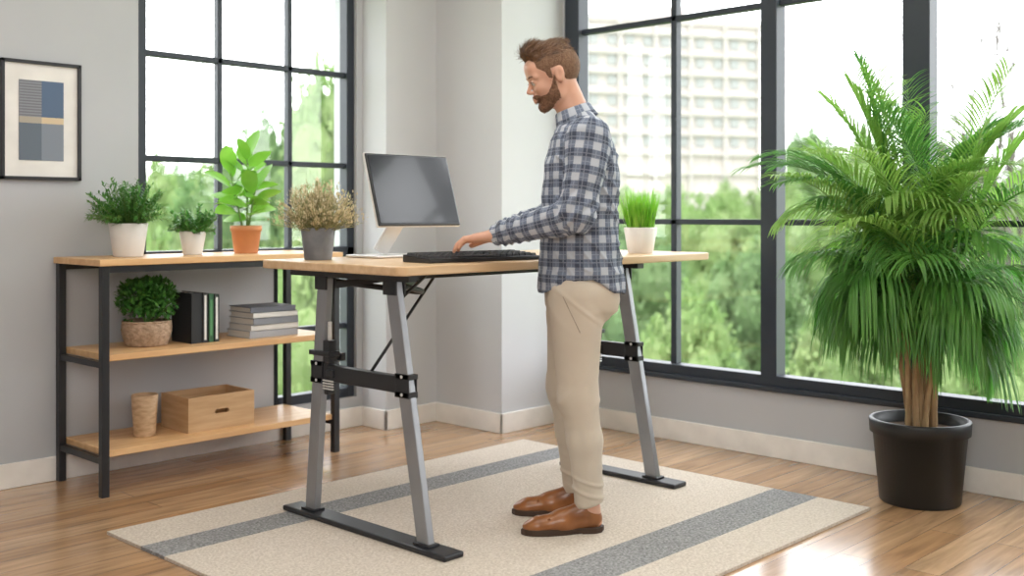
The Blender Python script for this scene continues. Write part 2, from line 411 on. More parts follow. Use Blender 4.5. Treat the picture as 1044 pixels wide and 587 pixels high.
for s_ in range(3):
    a0 = s_*2.1+.6; base = Vector((.014*math.cos(a0), .014*math.sin(a0), .11)); H = (.33,.25,.19)[s_]
    pts = [base + Vector((.055*math.cos(a0)*t*(s_>0), .055*math.sin(a0)*t*(s_>0), H*t)) for t in (0,.25,.5,.75,1)]
    tube_geo(sv, sf, pts, [.006,.005,.005,.004,.003], 6)
    nl = (14,10,9)[s_]
    for i in range(nl):
        t = .22+.78*i/(nl-1); q = pts[0].lerp(pts[-1], t); az = i*2.4+s_; el = 12+55*((t-.22)/.78)**2
        d = rdir(el, el+12, az)
        q2 = q + d*.025; tube_geo(sv, sf, [q, q2], [.0022,.0018], 5)
        side = d.cross(Vector((0,0,1))).normalized(); upl = side.cross(d); tw = random.uniform(-.9,.9)
        leaf(v, f, q2, d, random.uniform(.12,.15), .078, droop=.6, n=8, shape='oval', fold=.18, side=side*math.cos(tw)+upl*math.sin(tw))
link('foliage', mesh_from('foliage', v, f), 'leaf_bright', p, smooth=True); link('stems', mesh_from('stems', sv, sf), 'stem_green', p, smooth=True)

p = empty('potted_bush', (2.32,4.42,ZM)); tag(p, 'round bushy green plant in woven basket on the middle shelf', 'plant')
v, f = [], []; seg = 72; rows = 22
for j in range(rows+1):
    t = j/rows
    for i in range(seg):
        a = 2*math.pi*i/seg
        R_ = .085+.020*math.sin(t*2.2)+.0040*math.sin(a*18+math.pi*(j//2))*(1 if j % 2 else .2)
        v.append((R_*math.cos(a), R_*math.sin(a), .002+.104*t))
for j in range(rows):
    for i in range(seg): f.append((j*seg+i, j*seg+(i+1)%seg, (j+1)*seg+(i+1)%seg, (j+1)*seg+i))
f.append(tuple(reversed(range(seg))))
link('basket', mesh_from('basket', v, f), 'basket', p, smooth=True); soil(p, .099, .088)
v, f = [], []; tube_geo(v, f, [Vector((.1005*math.cos(a*math.pi/20), .1005*math.sin(a*math.pi/20), .106)) for a in range(41)], .005, 6)
link('basket_rim', mesh_from('basket_rim', v, f), 'basket', p, smooth=True)
def ball_foliage(o, c, R, n, L, w, m, squash=.8, zmin=None):
    v, f = [], []
    cs = [(Vector(c), 1.0)] + [(Vector(c)+Vector((R*.45*math.cos(a), R*.45*math.sin(a), random.uniform(-.1,.3)*R)), .62) for a in [i*1.05 for i in range(6)]]
    for i in range(n):
        cc, sc = random.choice(cs); d = rdir(-50, 90); rr = R*sc*random.uniform(.75,1.0)
        q = cc + Vector((d.x*rr, d.y*rr, d.z*rr*squash))
        if zmin and q.z < zmin: continue
        dd = (d + rdir(-60,80)*.9)
        leaf(v, f, q, dd, L*random.uniform(.7,1.2), w, droop=.4, n=2, shape='oval')
    return link('foliage', mesh_from('foliage', v, f), m, o)
ball_foliage(p, (0,0,.185), .125, 2600, .024, .016, 'leaf_bush', .85, .09)
v, f = [], []
for i in range(14):
    d = rdir(30,85); tube_geo(v, f, [Vector((0,0,.088)), Vector((0,0,.088))+d*.08, Vector((0,0,.095))+d*.14], [.003,.002,.001], 5)
link('stems', mesh_from('stems', v, f), 'stem_green', p)

# ------------------------------------------------------------------ shelf objects
def book(loc, size, cover, rotz=0, label='book', group=None, upright=False, cat='book', name='book'):
    o = empty(name, loc, rotz); tag(o, label, cat, group)
    w, l_, t = size
    c = mat('cover_'+str(random.random())[2:7], cover, .55)
    if not upright:
        boxes('cover', [span(-w/2,w/2,-l_/2,l_/2,0,.003), span(-w/2,w/2,-l_/2,l_/2,t-.003,t), span(-w/2,w/2,-l_/2,-l_/2+.004,0,t)], c, o, bev=.0008)
        boxes('pages', [span(-w/2+.005,w/2-.005,-l_/2+.004,l_/2-.006,.003,t-.003)], 'paper', o)
    else:
        boxes('cover', [span(-t/2,-t/2+.003,-w/2,w/2,0,l_), span(t/2-.003,t/2,-w/2,w/2,0,l_), span(-t/2,t/2,-w/2,-w/2+.004,0,l_)], c, o, bev=.0008)
        boxes('pages', [span(-t/2+.003,t/2-.003,-w/2+.004,w/2-.006,.004,l_-.005)], 'paper', o)
    return o
z = ZM
for i, (t, c, lab) in enumerate([(.034,(.36,.37,.40),'grey hardcover book lying in a stack on the shelf'),(.026,(.66,.64,.61),'off-white hardcover book lying in a stack on the shelf'),
        (.032,(.22,.23,.26),'dark grey book lying in a stack on the shelf'),(.024,(.70,.68,.65),'white book lying in a stack on the shelf'),(.026,(.14,.15,.18),'charcoal book on top of the stack on the shelf')]):
    book((2.895+random.uniform(-.008,.008),4.40+random.uniform(-.006,.006),z), (.265-.006*i,.20,t), c, random.uniform(-.05,.05), lab, 'stacked books on the middle shelf'); z += t
x = 2.475
gb = mat('green_label_band', (.10,.30,.12), .6)
for i, (t, c, lab, bd_) in enumerate([(.054,(.02,.022,.025),'thick black binder standing on the shelf',()),(.030,(.025,.028,.03),'black book with white spine stripe standing on the shelf',((.012,.212,'white_band'),)),
        (.026,(.04,.13,.06),'dark green book standing on the shelf',((.03,.19,gb),)),(.026,(.02,.03,.025),'slim black book with white spine stripe on the shelf',((.012,.20,'white_band'),))]):
    o = book((x+t/2,4.40,ZM), (.17,.225-.004*i,t), c, 0, lab, 'upright books on the middle shelf', upright=True)
    for (z0,z1,cm) in bd_:
        k_ = .0052
        boxes('spine_band', [span(-k_,k_,-.0858,-.084,z0,z1)], cm, o)
    x += t+.0015
c = lathe('wooden_cup', [(0,0),(.044,0),(.046,.004),(.056,.176),(.055,.18),(.050,.18),(.046,.03),(0,.028)], 'cup_wood', loc=(2.30,4.40,ZB))
tag(c, 'turned pale wooden cup on the bottom shelf', 'cup')
bx = empty('wooden_box', (2.615,4.41,ZB)); tag(bx, 'open plywood storage box with dark slot handle on bottom shelf', 'box')
w, d_, h, t = .335, .24, .155, .011
boxes('side_panel', [span(-w/2,-w/2+t,-d_/2,d_/2,0,h)], 'box_wood', bx, bev=.001)
boxes('side_panel', [span(w/2-t,w/2,-d_/2,d_/2,0,h)], 'box_wood', bx, bev=.001)
boxes('back_panel', [span(-w/2+t,w/2-t,d_/2-t,d_/2,0,h)], 'box_wood', bx, bev=.001)
boxes('bottom_panel', [span(-w/2+t,w/2-t,-d_/2+t,d_/2-t,0,t)], 'box_wood', bx)
bm = bmesh.new(); n = 28; hx, hz = .0, h*.52
def slot(a):
    c_, s_ = math.cos(a), math.sin(a); return ((.026 if c_ > 0 else -.026)*(abs(c_) > .05)+.010*c_, .010*s_)
hole = [bm.verts.new((hx+slot(2*math.pi*i/n)[0], -d_/2, hz+slot(2*math.pi*i/n)[1])) for i in range(n)]
def proj(a):
    cx_, sz_ = math.cos(a), math.sin(a); ts = []
    if cx_ > 1e-6: ts.append((w/2-t-hx)/cx_)
    if cx_ < -1e-6: ts.append((-w/2+t-hx)/cx_)
    if sz_ > 1e-6: ts.append((h-hz)/sz_)
    if sz_ < -1e-6: ts.append(-hz/sz_)
    tt = min(ts); return (hx+cx_*tt, -d_/2, hz+sz_*tt)
outer = [bm.verts.new(proj(2*math.pi*i/n)) for i in range(n)]
for i in range(n): bm.faces.new((hole[i], outer[i], outer[(i+1)%n], hole[(i+1)%n]))
cor = [((w/2-t),-d_/2,h),(-(w/2-t),-d_/2,h),(-(w/2-t),-d_/2,0),((w/2-t),-d_/2,0)]
for cpt in cor:
    a = math.atan2(cpt[2]-hz, cpt[0]-hx) % (2*math.pi); i = int(a/(2*math.pi)*n) % n
    bm.faces.new((outer[i], bm.verts.new(cpt), outer[(i+1)%n]))
r = bmesh.ops.extrude_face_region(bm, geom=bm.faces[:]); bmesh.ops.translate(bm, vec=(0,t,0), verts=[g for g in r['geom'] if isinstance(g, bmesh.types.BMVert)])
bmesh.ops.recalc_face_normals(bm, faces=bm.faces)
me = bpy.data.meshes.new('front_panel'); bm.to_mesh(me); bm.free(); link('front_panel', me, 'box_wood', bx)

# ------------------------------------------------------------------ desk
DZ = .975
dk = empty('standing_desk', (3.15, 3.13, ZR)); tag(dk, 'standing desk with oak top and black and silver metal legs', 'desk')
def D(x, y_, z): return (x-3.15, y_-3.13, z-ZR)
def dbox(name, a, m, bev=.003):
    lst = []
    for (x0_,x1_,y0_,y1_,z0_,z1_) in a:
        lst.append(span(x0_-3.15,x1_-3.15,y0_-3.13,y1_-3.13,z0_-ZR,z1_-ZR))
    return boxes(name, lst, m, dk, bev)
# desktop with rounded corners
bm = bmesh.new(); bmesh.ops.create_cube(bm, size=1)
c_d, s_d = span(2.325-3.15,4.17-3.15,2.72-3.13,3.55-3.13,DZ-.032-ZR,DZ-ZR)
bmesh.ops.scale(bm, vec=s_d, verts=bm.verts)
ve = [e_ for e_ in bm.edges if abs(e_.verts[0].co.z-e_.verts[1].co.z) > .01]
bmesh.ops.bevel(bm, geom=ve, offset=.035, segments=6, affect='EDGES', profile=.5)
he = [e_ for e_ in bm.edges if abs(e_.verts[0].co.z-e_.verts[1].co.z) < .001 and any(abs(f_.normal.z) < .5 for f_ in e_.link_faces) and any(abs(f_.normal.z) > .5 for f_ in e_.link_faces)]
bmesh.ops.bevel(bm, geom=he, offset=.005, segments=2, affect='EDGES', profile=.5)
bmesh.ops.translate(bm, vec=c_d, verts=bm.verts)
me = bpy.data.meshes.new('desktop'); bm.to_mesh(me); bm.free(); link('desktop', me, 'desk_oak', dk)
for X, yfar, yft in ((2.44, 3.365, 3.50), (3.73, 3.14, 3.215)):
    s = 1 if X < 3 else -1
    dbox('foot', [(X-.045,X+.045,2.585,yft,ZR,ZR+.020)], 'black_metal', .006)
    ya = lambda z_: 2.725+(z_-.03)/.885*.17
    yb = lambda z_: yfar-(z_-.03)/.885*.08
    beam('leg', D(X,2.725,ZR+.018), D(X,ya(.915),.915), .030, .060, 'silver', dk, .004, up=(0,1,0))
    beam('leg', D(X,yfar,ZR+.018), D(X,yb(.915),.915), .030, .060, 'silver', dk, .004, up=(0,1,0))
    yj = yb(.62)
    dbox('crossbar', [(X-.016,X+.016,ya(.56)+.02,yj-.02,.530,.590)], 'black_metal', .004)
    for yy in (ya(.56), yb(.58)):
        dbox('clamp', [(X-.021,X+.021,yy-.038,yy+.038,.518,.540),(X-.021,X+.021,yy-.038,yy+.038,.582,.600),(X-.021,X-.015,yy-.034,yy+.034,.52,.60),(X+.015,X+.021,yy-.034,yy+.034,.52,.60)], 'black_metal', .002)
        for dz_ in (.529,.591):
            bm = bmesh.new(); bmesh.ops.create_cone(bm, cap_ends=True, segments=12, radius1=.006, radius2=.006, depth=.046)
            me = bpy.data.meshes.new('bolt'); bm.to_mesh(me); bm.free(); link('bolt', me, 'alu', dk, loc=D(X,yy,dz_), rot=(0,math.pi/2,0))
    dbox('joint', [(X-.018,X+.018,yj-.072,yj-.032,.60,.68),(X-.026,X+.026,yj-.082,yj+.045,.622,.640),(X-.018,X+.018,yj-.062,yj-.040,.48,.60),(X-.024,X+.024,yj-.10,yj-.06,.545,.575)], 'black_metal', .003)
    dbox('joint_screw', [(X-.006,X+.006,yj-.058,yj-.046,.68,.75)], 'alu', .002)
    dbox('joint_spring', [(X-.022,X-.014,yj-.095,yj-.035,.500+.010*k_,.505+.010*k_) for k_ in range(4)], 'alu', .001)
    dbox('joint_knob', [(X+s*.05-.012,X+s*.05+.012,yj-.07,yj-.04,.60,.63),(X+s*.03-.02,X+s*.03+.02,yj-.060,yj-.050,.61,.62)], 'black_metal', .003)
    dbox('support_rail', [(X-.022,X+.022,2.79,yft-.02,.916,.943)], 'black_metal', .002)
    dbox('foot_plate', [(X-.026,X+.026,2.685,2.765,ZR+.020,ZR+.028)], 'black_metal', .002)
    dbox('foot_plate', [(X-.026,X+.026,yfar-.04,yfar+.04,ZR+.020,ZR+.028)], 'black_metal', .002)
    tube('brace_rod', [D(X,3.02,.585), D(X+s*.36,3.06,.93)], .006, 'black_metal', dk)
    for yy in (ya(.89), yb(.89)):
        dbox('hinge', [(X-.024,X-.016,yy-.035,yy+.035,.868,.918),(X+.016,X+.024,yy-.035,yy+.035,.868,.918)], 'black_metal', .002)
    ym = (ya(.9)+yb(.9))/2
    pts = [D(X+s*(.02+.26*math.sin(math.pi*t)), ya(.9)+(yb(.9)-ya(.9))*t, .900-.045*math.sin(math.pi*t)) for t in [i/12 for i in range(13)]]
    tube('curved_bracket', pts, .011, 'black_metal', dk)
    beam('swing_arm', D(X+s*.01,ya(.9),.880), D(X+s*.32,ym,.925), .012, .026, 'black_metal', dk, .002)
    beam('swing_arm', D(X+s*.01,yb(.9),.880), D(X+s*.32,ym,.925), .012, .026, 'black_metal', dk, .002)
    tube('strut', [D(X,ya(.84),.84), D(X+s*.16,ya(.84)+.02,.93)], .006, 'black_metal', dk)
dbox('cross_rail', [(2.47,3.70,2.93,2.96,.915,.943)], 'black_metal', .002)
dbox('cross_rail', [(2.47,3.70,3.12,3.15,.915,.943)], 'black_metal', .002)

# plants on desk
p = plant('potted_herb', (2.475,3.38,DZ), 'bushy beige dried herb in grey pot on the desk', 'grey_pot', .066, .052, .122)
v, f, sv, sf, bv_, bf_ = [], [], [], [], [], []
for i in range(360):
    d = rdir(18,90); L = .145*random.uniform(.6,1.08)*(1+.26*d.z); q = Vector((d.x*.035, d.y*.035, .10))
    pts = [q, q+d*L*.5, q+d*L*.95+Vector((0,0,-.012))]; tube_geo(sv, sf, pts, [.0012,.001,.0008], 4)
    for k in range(5):
        t = random.uniform(.3,1); leaf(v, f, q+d*L*t, d+rdir(-40,60)*.9, .020, .005, n=2)
    for k in range(9):
        t = random.uniform(.68,1.06); leaf(bv_, bf_, q+d*L*t+rdir(-90,90)*.010, rdir(-20,90)+d, .013, .006, n=2, shape='oval')
link('foliage', mesh_from('foliage', v, f), 'leaf_dry_green', p); link('flower_heads', mesh_from('flower_heads', bv_, bf_), 'leaf_dry', p); link('stems', mesh_from('stems', sv, sf), 'leaf_dry_green', p)
p = plant('potted_grass', (3.875,2.90,DZ), 'bright green upright grass in white ceramic pot on desk', 'white_pot', .074, .056, .115)
v, f = [], []
for i in range(420):
    a = random.uniform(0,6.283); rr = .06*math.sqrt(random.random()); q = Vector((rr*math.cos(a), rr*math.sin(a), .098))
    d = Vector((math.cos(a)*rr*3.0+random.uniform(-.16,.16), math.sin(a)*rr*3.0+random.uniform(-.16,.16), 1))
    leaf(v, f, q, d, random.uniform(.12,.20), .006, droop=.15, n=4, shape='grass', side=(random.uniform(-1,1),random.uniform(-1,1),0))
link('grass_blades', mesh_from('grass_blades', v, f), 'leaf_grass', p)

# monitor
mo = empty('computer_monitor', (2.83, 3.40, DZ)); tag(mo, 'tilted dark flat monitor on slanted silver stand on desk', 'monitor')
SW, SH, tl = .435, .30, math.radians(-17)
sc = Vector((2.885-2.83, 3.30-3.40, 1.245-DZ))
boxes('bezel', [span(-SW/2,SW/2,-.008,.006,-SH/2,SH/2)], mat('monitor_bezel', (.03,.032,.036), .35), mo, bev=.005, loc=sc, rot=(tl,0,0))
boxes('edge_trim', [span(-SW/2-.0025,SW/2+.0025,-.002,.010,-SH/2-.003,SH/2+.003)], 'alu', mo, bev=.004, loc=sc, rot=(tl,0,0))
boxes('display', [span(-SW/2+.009,SW/2-.009,-.0100,-.0078,-SH/2+.011,SH/2-.009)], 'screen', mo, loc=sc, rot=(tl,0,0))
boxes('back_shell', [span(-.12,.12,.009,.03,-.10,.06)], 'alu', mo, bev=.008, loc=sc, rot=(tl,0,0))
beam('stand_neck', (sc.x, sc.y+.035, sc.z-.06), (-.02, .02, .020), .07, .016, 'alu', mo, .004, up=(0,1,0))
boxes('base', [span(-.14,.11,-.11,.09,0.001,.011)], 'alu', mo, bev=.004)
# keyboard
kb = empty('keyboard', (2.82, 2.885, DZ)); kb.rotation_euler = (0,0,math.radians(-5)); tag(kb, 'black computer keyboard on the desk under his hands', 'keyboard')
KW, KD = .53, .165
bm = bmesh.new(); bm_box(bm, (0,0,.008), (KW,KD,.016), .004)
for vv in bm.verts:
    if vv.co.z > .009: vv.co.z += .012*(vv.co.y/KD+.5)
me = bpy.data.meshes.new('keyboard_body'); bm.to_mesh(me); bm.free(); link('keyboard_body', me, 'kb_body', kb)
bm = bmesh.new(); bmesh.ops.create_cone(bm, cap_ends=True, segments=4, radius1=.0185, radius2=.0150, depth=.009); bmesh.ops.rotate(bm, cent=(0,0,0), matrix=Matrix.Rotation(math.pi/4,3,'Z'), verts=bm.verts)
kme = bpy.data.meshes.new('key'); bm.to_mesh(kme); bm.free(); kme.materials.append(M['key'])
for r_ in range(5):
    for c_i in range(17):
        if r_ == 0 and 4 <= c_i <= 9: continue
        k = bpy.data.objects.new('key', kme); col.objects.link(k); k.parent = kb
        yy = -.060+r_*.030; k.location = (-.240+c_i*.030, yy, .0200+.012*(yy/KD+.5))
k = boxes('space_bar', [((0,0,0),(.175,.0255,.008))], 'key', kb, bev=.002, loc=(-.045,-.060,.0215))

# ------------------------------------------------------------------ palm
px, py = 4.262, 1.80
pm = empty('potted_palm', (px, py, 0)); tag(pm, 'large areca palm in black plastic pot on wood floor', 'plant')
lathe('pot', [(0,0),(.150,0),(.155,.005),(.180,.275),(.192,.276),(.195,.325),(.192,.33),(.178,.33),(.174,.28)], 'black_pot', pm, seg=56)
soil(pm, .172, .285)
random.seed(11)
stems = []
for i in range(9):
    a = i*2*math.pi/8+.3; r0 = .048 if i else 0; r1 = random.uniform(.09,.125) if i else .02; zt = random.uniform(.80,1.0); ph = random.uniform(0,6)
    pts = [Vector(((r0+(r1-r0)*t**1.5)*math.cos(a)+.012*math.sin(4*t+ph), (r0+(r1-r0)*t**1.5)*math.sin(a)+.012*math.cos(3*t+ph), .275+(zt-.275)*t)) for t in [j/14 for j in range(15)]]
    tube('trunk', pts, [.0125+.0018*(j%2)-.0003*j for j in range(15)], 'bark', pm)
    stems.append(pts[-1])
def clampx(q):
    mx_ = .215
    if q[0] > 0: return (mx_*math.tanh(q[0]/mx_), q[1], max(q[2], .40))
    return (q[0], q[1], max(q[2], .40))
def frond(base, az, el, L, droop, lw, lf, m, nl=26, hang=1.0, t0=.22):
    v, f = [], []; p_ = Vector(base); d = rdir(el, el, az); n = 16; pts = [p_.copy()]; ds = [d.copy()]
    for i in range(n):
        p_ = p_ + d*(L/n); d = (d + Vector((0,0,-droop/n*(.3+1.4*i/n)))).normalized(); pts.append(p_.copy()); ds.append(d.copy())
    tube_geo(v, f, pts, [.0055*(1-.8*i/n) for i in range(n+1)], 5)
    for i in range(nl):
        t = t0+(1-t0)*i/(nl-1); s_ = t*n; i0 = min(int(s_), n-1); q = pts[i0].lerp(pts[i0+1], s_-i0); dd = ds[i0]
        side = dd.cross(Vector((0,0,1)))
        side = side.normalized() if side.length > .05 else Vector((1,0,0))
        up_ = side.cross(dd)
        LL = lf*(.55+.6*math.sin(math.pi*min(1,t*.85+.08)))*(1-.35*t**3)
        for sg in (-1,1):
            ld = side*sg*.80 + dd*(.60+.5*t) + up_*.30 + Vector([random.uniform(-.1,.1) for _ in range(3)])
            leaf(v, f, q, ld, LL*random.uniform(.85,1.1), lw, droop=1.1*hang, n=5, fold=.25)
    v = [clampx(q) for q in v]
    return link('frond', mesh_from('frond', v, f), m, pm, smooth=False)
AZ = [math.radians(a) for a in (118,265,150,290,95,180,235,80,305,135,205,250,105,280,165,60,320,220,125,270,190,100)]
for i in range(32):      # upper arching, tall ones included
    b_ = stems[i%9]; tall = i >= 20
    frond(b_, AZ[i%22]+random.uniform(-.3,.3), random.uniform(66,84) if tall else random.uniform(50,76), random.uniform(.70,.92) if tall else random.uniform(.70,.94), random.uniform(.8,1.4) if tall else random.uniform(1.1,1.9), .0090, .225, 'palm_leaf_light' if i%3 else 'palm_leaf', 40, .9, .28)
for i in range(22):      # mid
    az = i*2.4+1.1; b_ = stems[i%9] + Vector((0,0,-.05))
    frond(b_, az, random.uniform(35,65), random.uniform(.42,.60), random.uniform(1.5,2.3), .011, .29, 'palm_leaf_light' if i%3 == 0 else 'palm_leaf', 32, 1.8)
for i in range(26):      # lower hanging skirt
    az = i*2.4+2.0; b_ = stems[i%9] + Vector((0,0,-.08))
    frond(b_, az, random.uniform(5,50), random.uniform(.24,.35), random.uniform(1.8,2.6), .0115, .40, 'palm_leaf', 26, 3.6)

# ------------------------------------------------------------------ PERSON (signed distance modelling)
class SDF:
    def __init__(s, lo, hi, h):
        s.lo = np.array(lo, float); s.h = h
        s.n = np.ceil((np.array(hi)-s.lo)/h).astype(int)+1
        s.F = np.full(s.n, 1.0, np.float32)
    def win(s, lo, hi):
        a = np.clip(np.floor((np.array(lo)-s.lo)/s.h).astype(int), 0, s.n); b = np.clip(np.ceil((np.array(hi)-s.lo)/s.h).astype(int)+1, 0, s.n)
        if (b <= a).any(): return None
        sl = tuple(slice(a[i], b[i]) for i in range(3))
        g = [(s.lo[i]+np.arange(a[i], b[i])*s.h).astype(np.float32) for i in range(3)]
        return sl, g[0][:,None,None], g[1][None,:,None], g[2][None,None,:]
    def add(s, fn, lo, hi, k=.01, sub=False):
        r = s.win(np.array(lo)-.035-k, np.array(hi)+.035+k)
        if r is None: return
        sl, X, Y, Z = r; d = fn(X, Y, Z); A = s.F[sl]
        if sub:
            hh = np.clip(.5-.5*(A+d)/k, 0, 1); s.F[sl] = A*(1-hh)-d*hh+k*hh*(1-hh)
        else:
            hh = np.clip(.5+.5*(d-A)/k, 0, 1); s.F[sl] = d*(1-hh)+A*hh-k*hh*(1-hh)
    def rcone(s, a, b, r1, r2, k=.01, sub=False):
        a = np.array(a, np.float32); b = np.array(b, np.float32); ba = b-a; L2 = float(ba@ba)+1e-9; R = max(r1, r2)
        def fn(X,Y,Z):
            t = np.clip(((X-a[0])*ba[0]+(Y-a[1])*ba[1]+(Z-a[2])*ba[2])/L2, 0, 1)
            return np.sqrt((X-a[0]-t*ba[0])**2+(Y-a[1]-t*ba[1])**2+(Z-a[2]-t*ba[2])**2)-(r1+t*(r2-r1))
        s.add(fn, np.minimum(a,b)-R, np.maximum(a,b)+R, k, sub)
    def ell(s, c, r, k=.01, R=None, sub=False):
        c = np.array(c, np.float32); r = np.array(r, np.float32); Rm = np.eye(3, dtype=np.float32) if R is None else np.array(R, np.float32); m_ = float(r.max())
        def fn(X,Y,Z):
            x, y, z = X-c[0], Y-c[1], Z-c[2]
            u = [(x*Rm[0,i]+y*Rm[1,i]+z*Rm[2,i]) for i in range(3)]
            k0 = np.sqrt(sum((u[i]/r[i])**2 for i in range(3)))+1e-6; k1 = np.sqrt(sum((u[i]/r[i]**2)**2 for i in range(3)))+1e-6
            return k0*(k0-1)/k1
        s.add(fn, c-m_, c+m_, k, sub)
    def loft(s, zs, cf, a, b, k=.01, e=2.3, sub=False, z0=None, z1=None):
        zs, cf, a, b = map(np.array, (zs, cf, a, b)); z0 = zs[0] if z0 is None else z0; z1 = zs[-1] if z1 is None else z1
        def fn(X,Y,Z):
            C = np.interp(Z, zs, cf); A = np.interp(Z, zs, a); B = np.interp(Z, zs, b)
            d = ((np.abs((X-C)/A)**e+np.abs(Y/B)**e)**(1/e)-1)*np.minimum(A,B)
            return np.maximum(np.maximum(d, Z-z1), z0-Z).astype(np.float32)
        m_ = max(a.max(), b.max())+.03
        s.add(fn, (-m_,-m_,z0), (m_,m_,z1), k, sub)
    def cut(s, fn, lo, hi):
        r = s.win(lo, hi)
        if r is None: return
        sl, X, Y, Z = r; s.F[sl] = np.maximum(s.F[sl], fn(X,Y,Z))
    def mesh(s, iters=2):
        F = s.F; h = s.h
        F[0]=F[-1]=1; F[:,0]=F[:,-1]=1; F[:,:,0]=F[:,:,-1]=1
        I = F < 0
        c = np.zeros(tuple(s.n-1), np.uint8); offs = [(i,j,k) for i in (0,1) for j in (0,1) for k in (0,1)]; n = s.n
        for o in offs: c += I[o[0]:n[0]-1+o[0], o[1]:n[1]-1+o[1], o[2]:n[2]-1+o[2]]
        mask = (c > 0) & (c < 8); idx = np.argwhere(mask); vid = np.full(mask.shape, -1, np.int32); vid[mask] = np.arange(len(idx))
        V = [F[idx[:,0]+o[0], idx[:,1]+o[1], idx[:,2]+o[2]] for o in offs]
        acc = np.zeros((len(idx),3)); cnt = np.zeros(len(idx))
        for a in range(8):
            for b in range(a+1, 8):
                if sum(abs(offs[a][q]-offs[b][q]) for q in range(3)) != 1: continue
                sg = (V[a] < 0) != (V[b] < 0); t = V[a][sg]/(V[a][sg]-V[b][sg])
                oa, ob = np.array(offs[a]), np.array(offs[b]); acc[sg] += oa+t[:,None]*(ob-oa); cnt[sg] += 1
        P = (idx+acc/cnt[:,None])*h+s.lo
        faces = []
        for ax in range(3):
            u, w = (ax+1)%3, (ax+2)%3
            a = [slice(None)]*3; b = [slice(None)]*3; a[ax] = slice(0,-1); b[ax] = slice(1,None)
            A, B = I[tuple(a)], I[tuple(b)]
            for flip, msk in ((False, A & ~B), (True, ~A & B)):
                e = np.argwhere(msk); e = e[(e[:,u] > 0) & (e[:,w] > 0)]
                def cell(du, dw):
                    q = e.copy(); q[:,u] += du; q[:,w] += dw; return vid[q[:,0], q[:,1], q[:,2]]
                quad = np.stack([cell(-1,-1), cell(0,-1), cell(0,0), cell(-1,0)], 1)
                if flip: quad = quad[:,::-1]
                faces.append(quad)
        Fc = np.concatenate(faces); Fc = Fc[(Fc >= 0).all(1)]
        E = np.concatenate([Fc[:,[0,1]],Fc[:,[1,2]],Fc[:,[2,3]],Fc[:,[3,0]]]); E = np.concatenate([E, E[:,::-1]])
        deg = np.bincount(E[:,0], minlength=len(P)).astype(float)+1e-9
        for _ in range(iters):
            S = np.stack([np.bincount(E[:,0], weights=P[E[:,1],q], minlength=len(P)) for q in range(3)],1)/deg[:,None]
            P = P*.5+S*.5
        return P, Fc
def np_mesh(name, P, Fc):
    me = bpy.data.meshes.new(name); me.from_pydata(P.tolist(), [], Fc.tolist()); me.update(); return me
def normals(me):
    nr = np.zeros(len(me.vertices)*3, np.float32); me.vertex_normals.foreach_get('vector', nr); return nr.reshape(-1,3)
def displace(me, P, fn):
    nr = normals(me)
    d = np.array([fn(q) for q in P]); P2 = P+nr*d[:,None]
    me.vertices.foreach_set('co', P2.astype(np.float32).ravel()); me.update(); return P2
A3 = np.array
# skeleton (x forward, y to his left, z up; origin between feet on rug)
SHL, SHR = A3((-.012,.186,1.402)), A3((-.005,-.186,1.402))
ELL, ELR = A3((.030,.228,1.135)), A3((.050,-.232,1.14))
WRL, WRR = A3((.315,.060,1.060)), A3((.320,-.150,1.060))
HIPL, HIPR = A3((.012,.088,.88)), A3((.012,-.088,.88))
KNL, KNR = A3((.020,.072,.49)), A3((.052,-.135,.49))
ANL, ANR = A3((-.024,.045,.085)), A3((.006,-.190,.085))
HO = A3((.106,0,1.637)); pit, yaw_h = math.radians(20), math.radians(8)
HR = np.array(Matrix.Rotation(yaw_h, 3, 'Z') @ Matrix.Rotation(pit, 3, 'Y'))
def HT(p): return HO + HR@A3(p, dtype=float)
def add_head(S, T, R):
    S.ell(T((-.010,0,.028)), (.098,.075,.086), .01, R)
    S.ell(T((.026,0,-.028)), (.060,.057,.078), .02, R)
    for sg in (-1,1):
        S.rcone(T((-.004,sg*.046,-.040)), T((.012,sg*.044,-.070)), .017, .017, .025)
        S.rcone(T((.010,sg*.042,-.070)), T((.064,sg*.013,-.094)), .017, .016, .02)
        S.ell(T((.058,sg*.034,-.028)), (.023,.019,.018), .02, R)
        S.rcone(T((.079,sg*.012,.016)), T((.070,sg*.044,.016)), .011, .010, .010)
    S.ell(T((.069,0,-.094)), (.017,.020,.015), .014, R)
    S.ell(T((.068,0,.048)), (.022,.045,.035), .02, R)
    S.rcone(T((.082,0,.008)), T((.105,0,-.027)), .0062, .0080, .008)
    for sg in (-1,1):
        S.ell(T((.095,sg*.009,-.032)), (.010,.006,.006), .005, R)
        S.ell(T((.091,sg*.030,-.001)), (.013,.015,.010), .007, R, sub=True)
        S.ell(T((.0755,sg*.029,-.001)), (.0130,.0145,.0110), .003, R)
    S.ell(T((.084,0,-.053)), (.012,.025,.012), .01, R)
    S.ell(T((.0920,0,-.058)), (.008,.019,.0042), .004, R)
    S.ell(T((.0900,0,-.068)), (.008,.017,.0050), .004, R)
    for sg in (-1,1):
        er = R@np.array(Matrix.Rotation(math.radians(-12), 3, 'Y'))
        S.ell(T((-.010,sg*.076,-.004)), (.018,.008,.031), .004, er)
        S.ell(T((-.006,sg*.085,-.002)), (.010,.0055,.018), .004, er, sub=True)
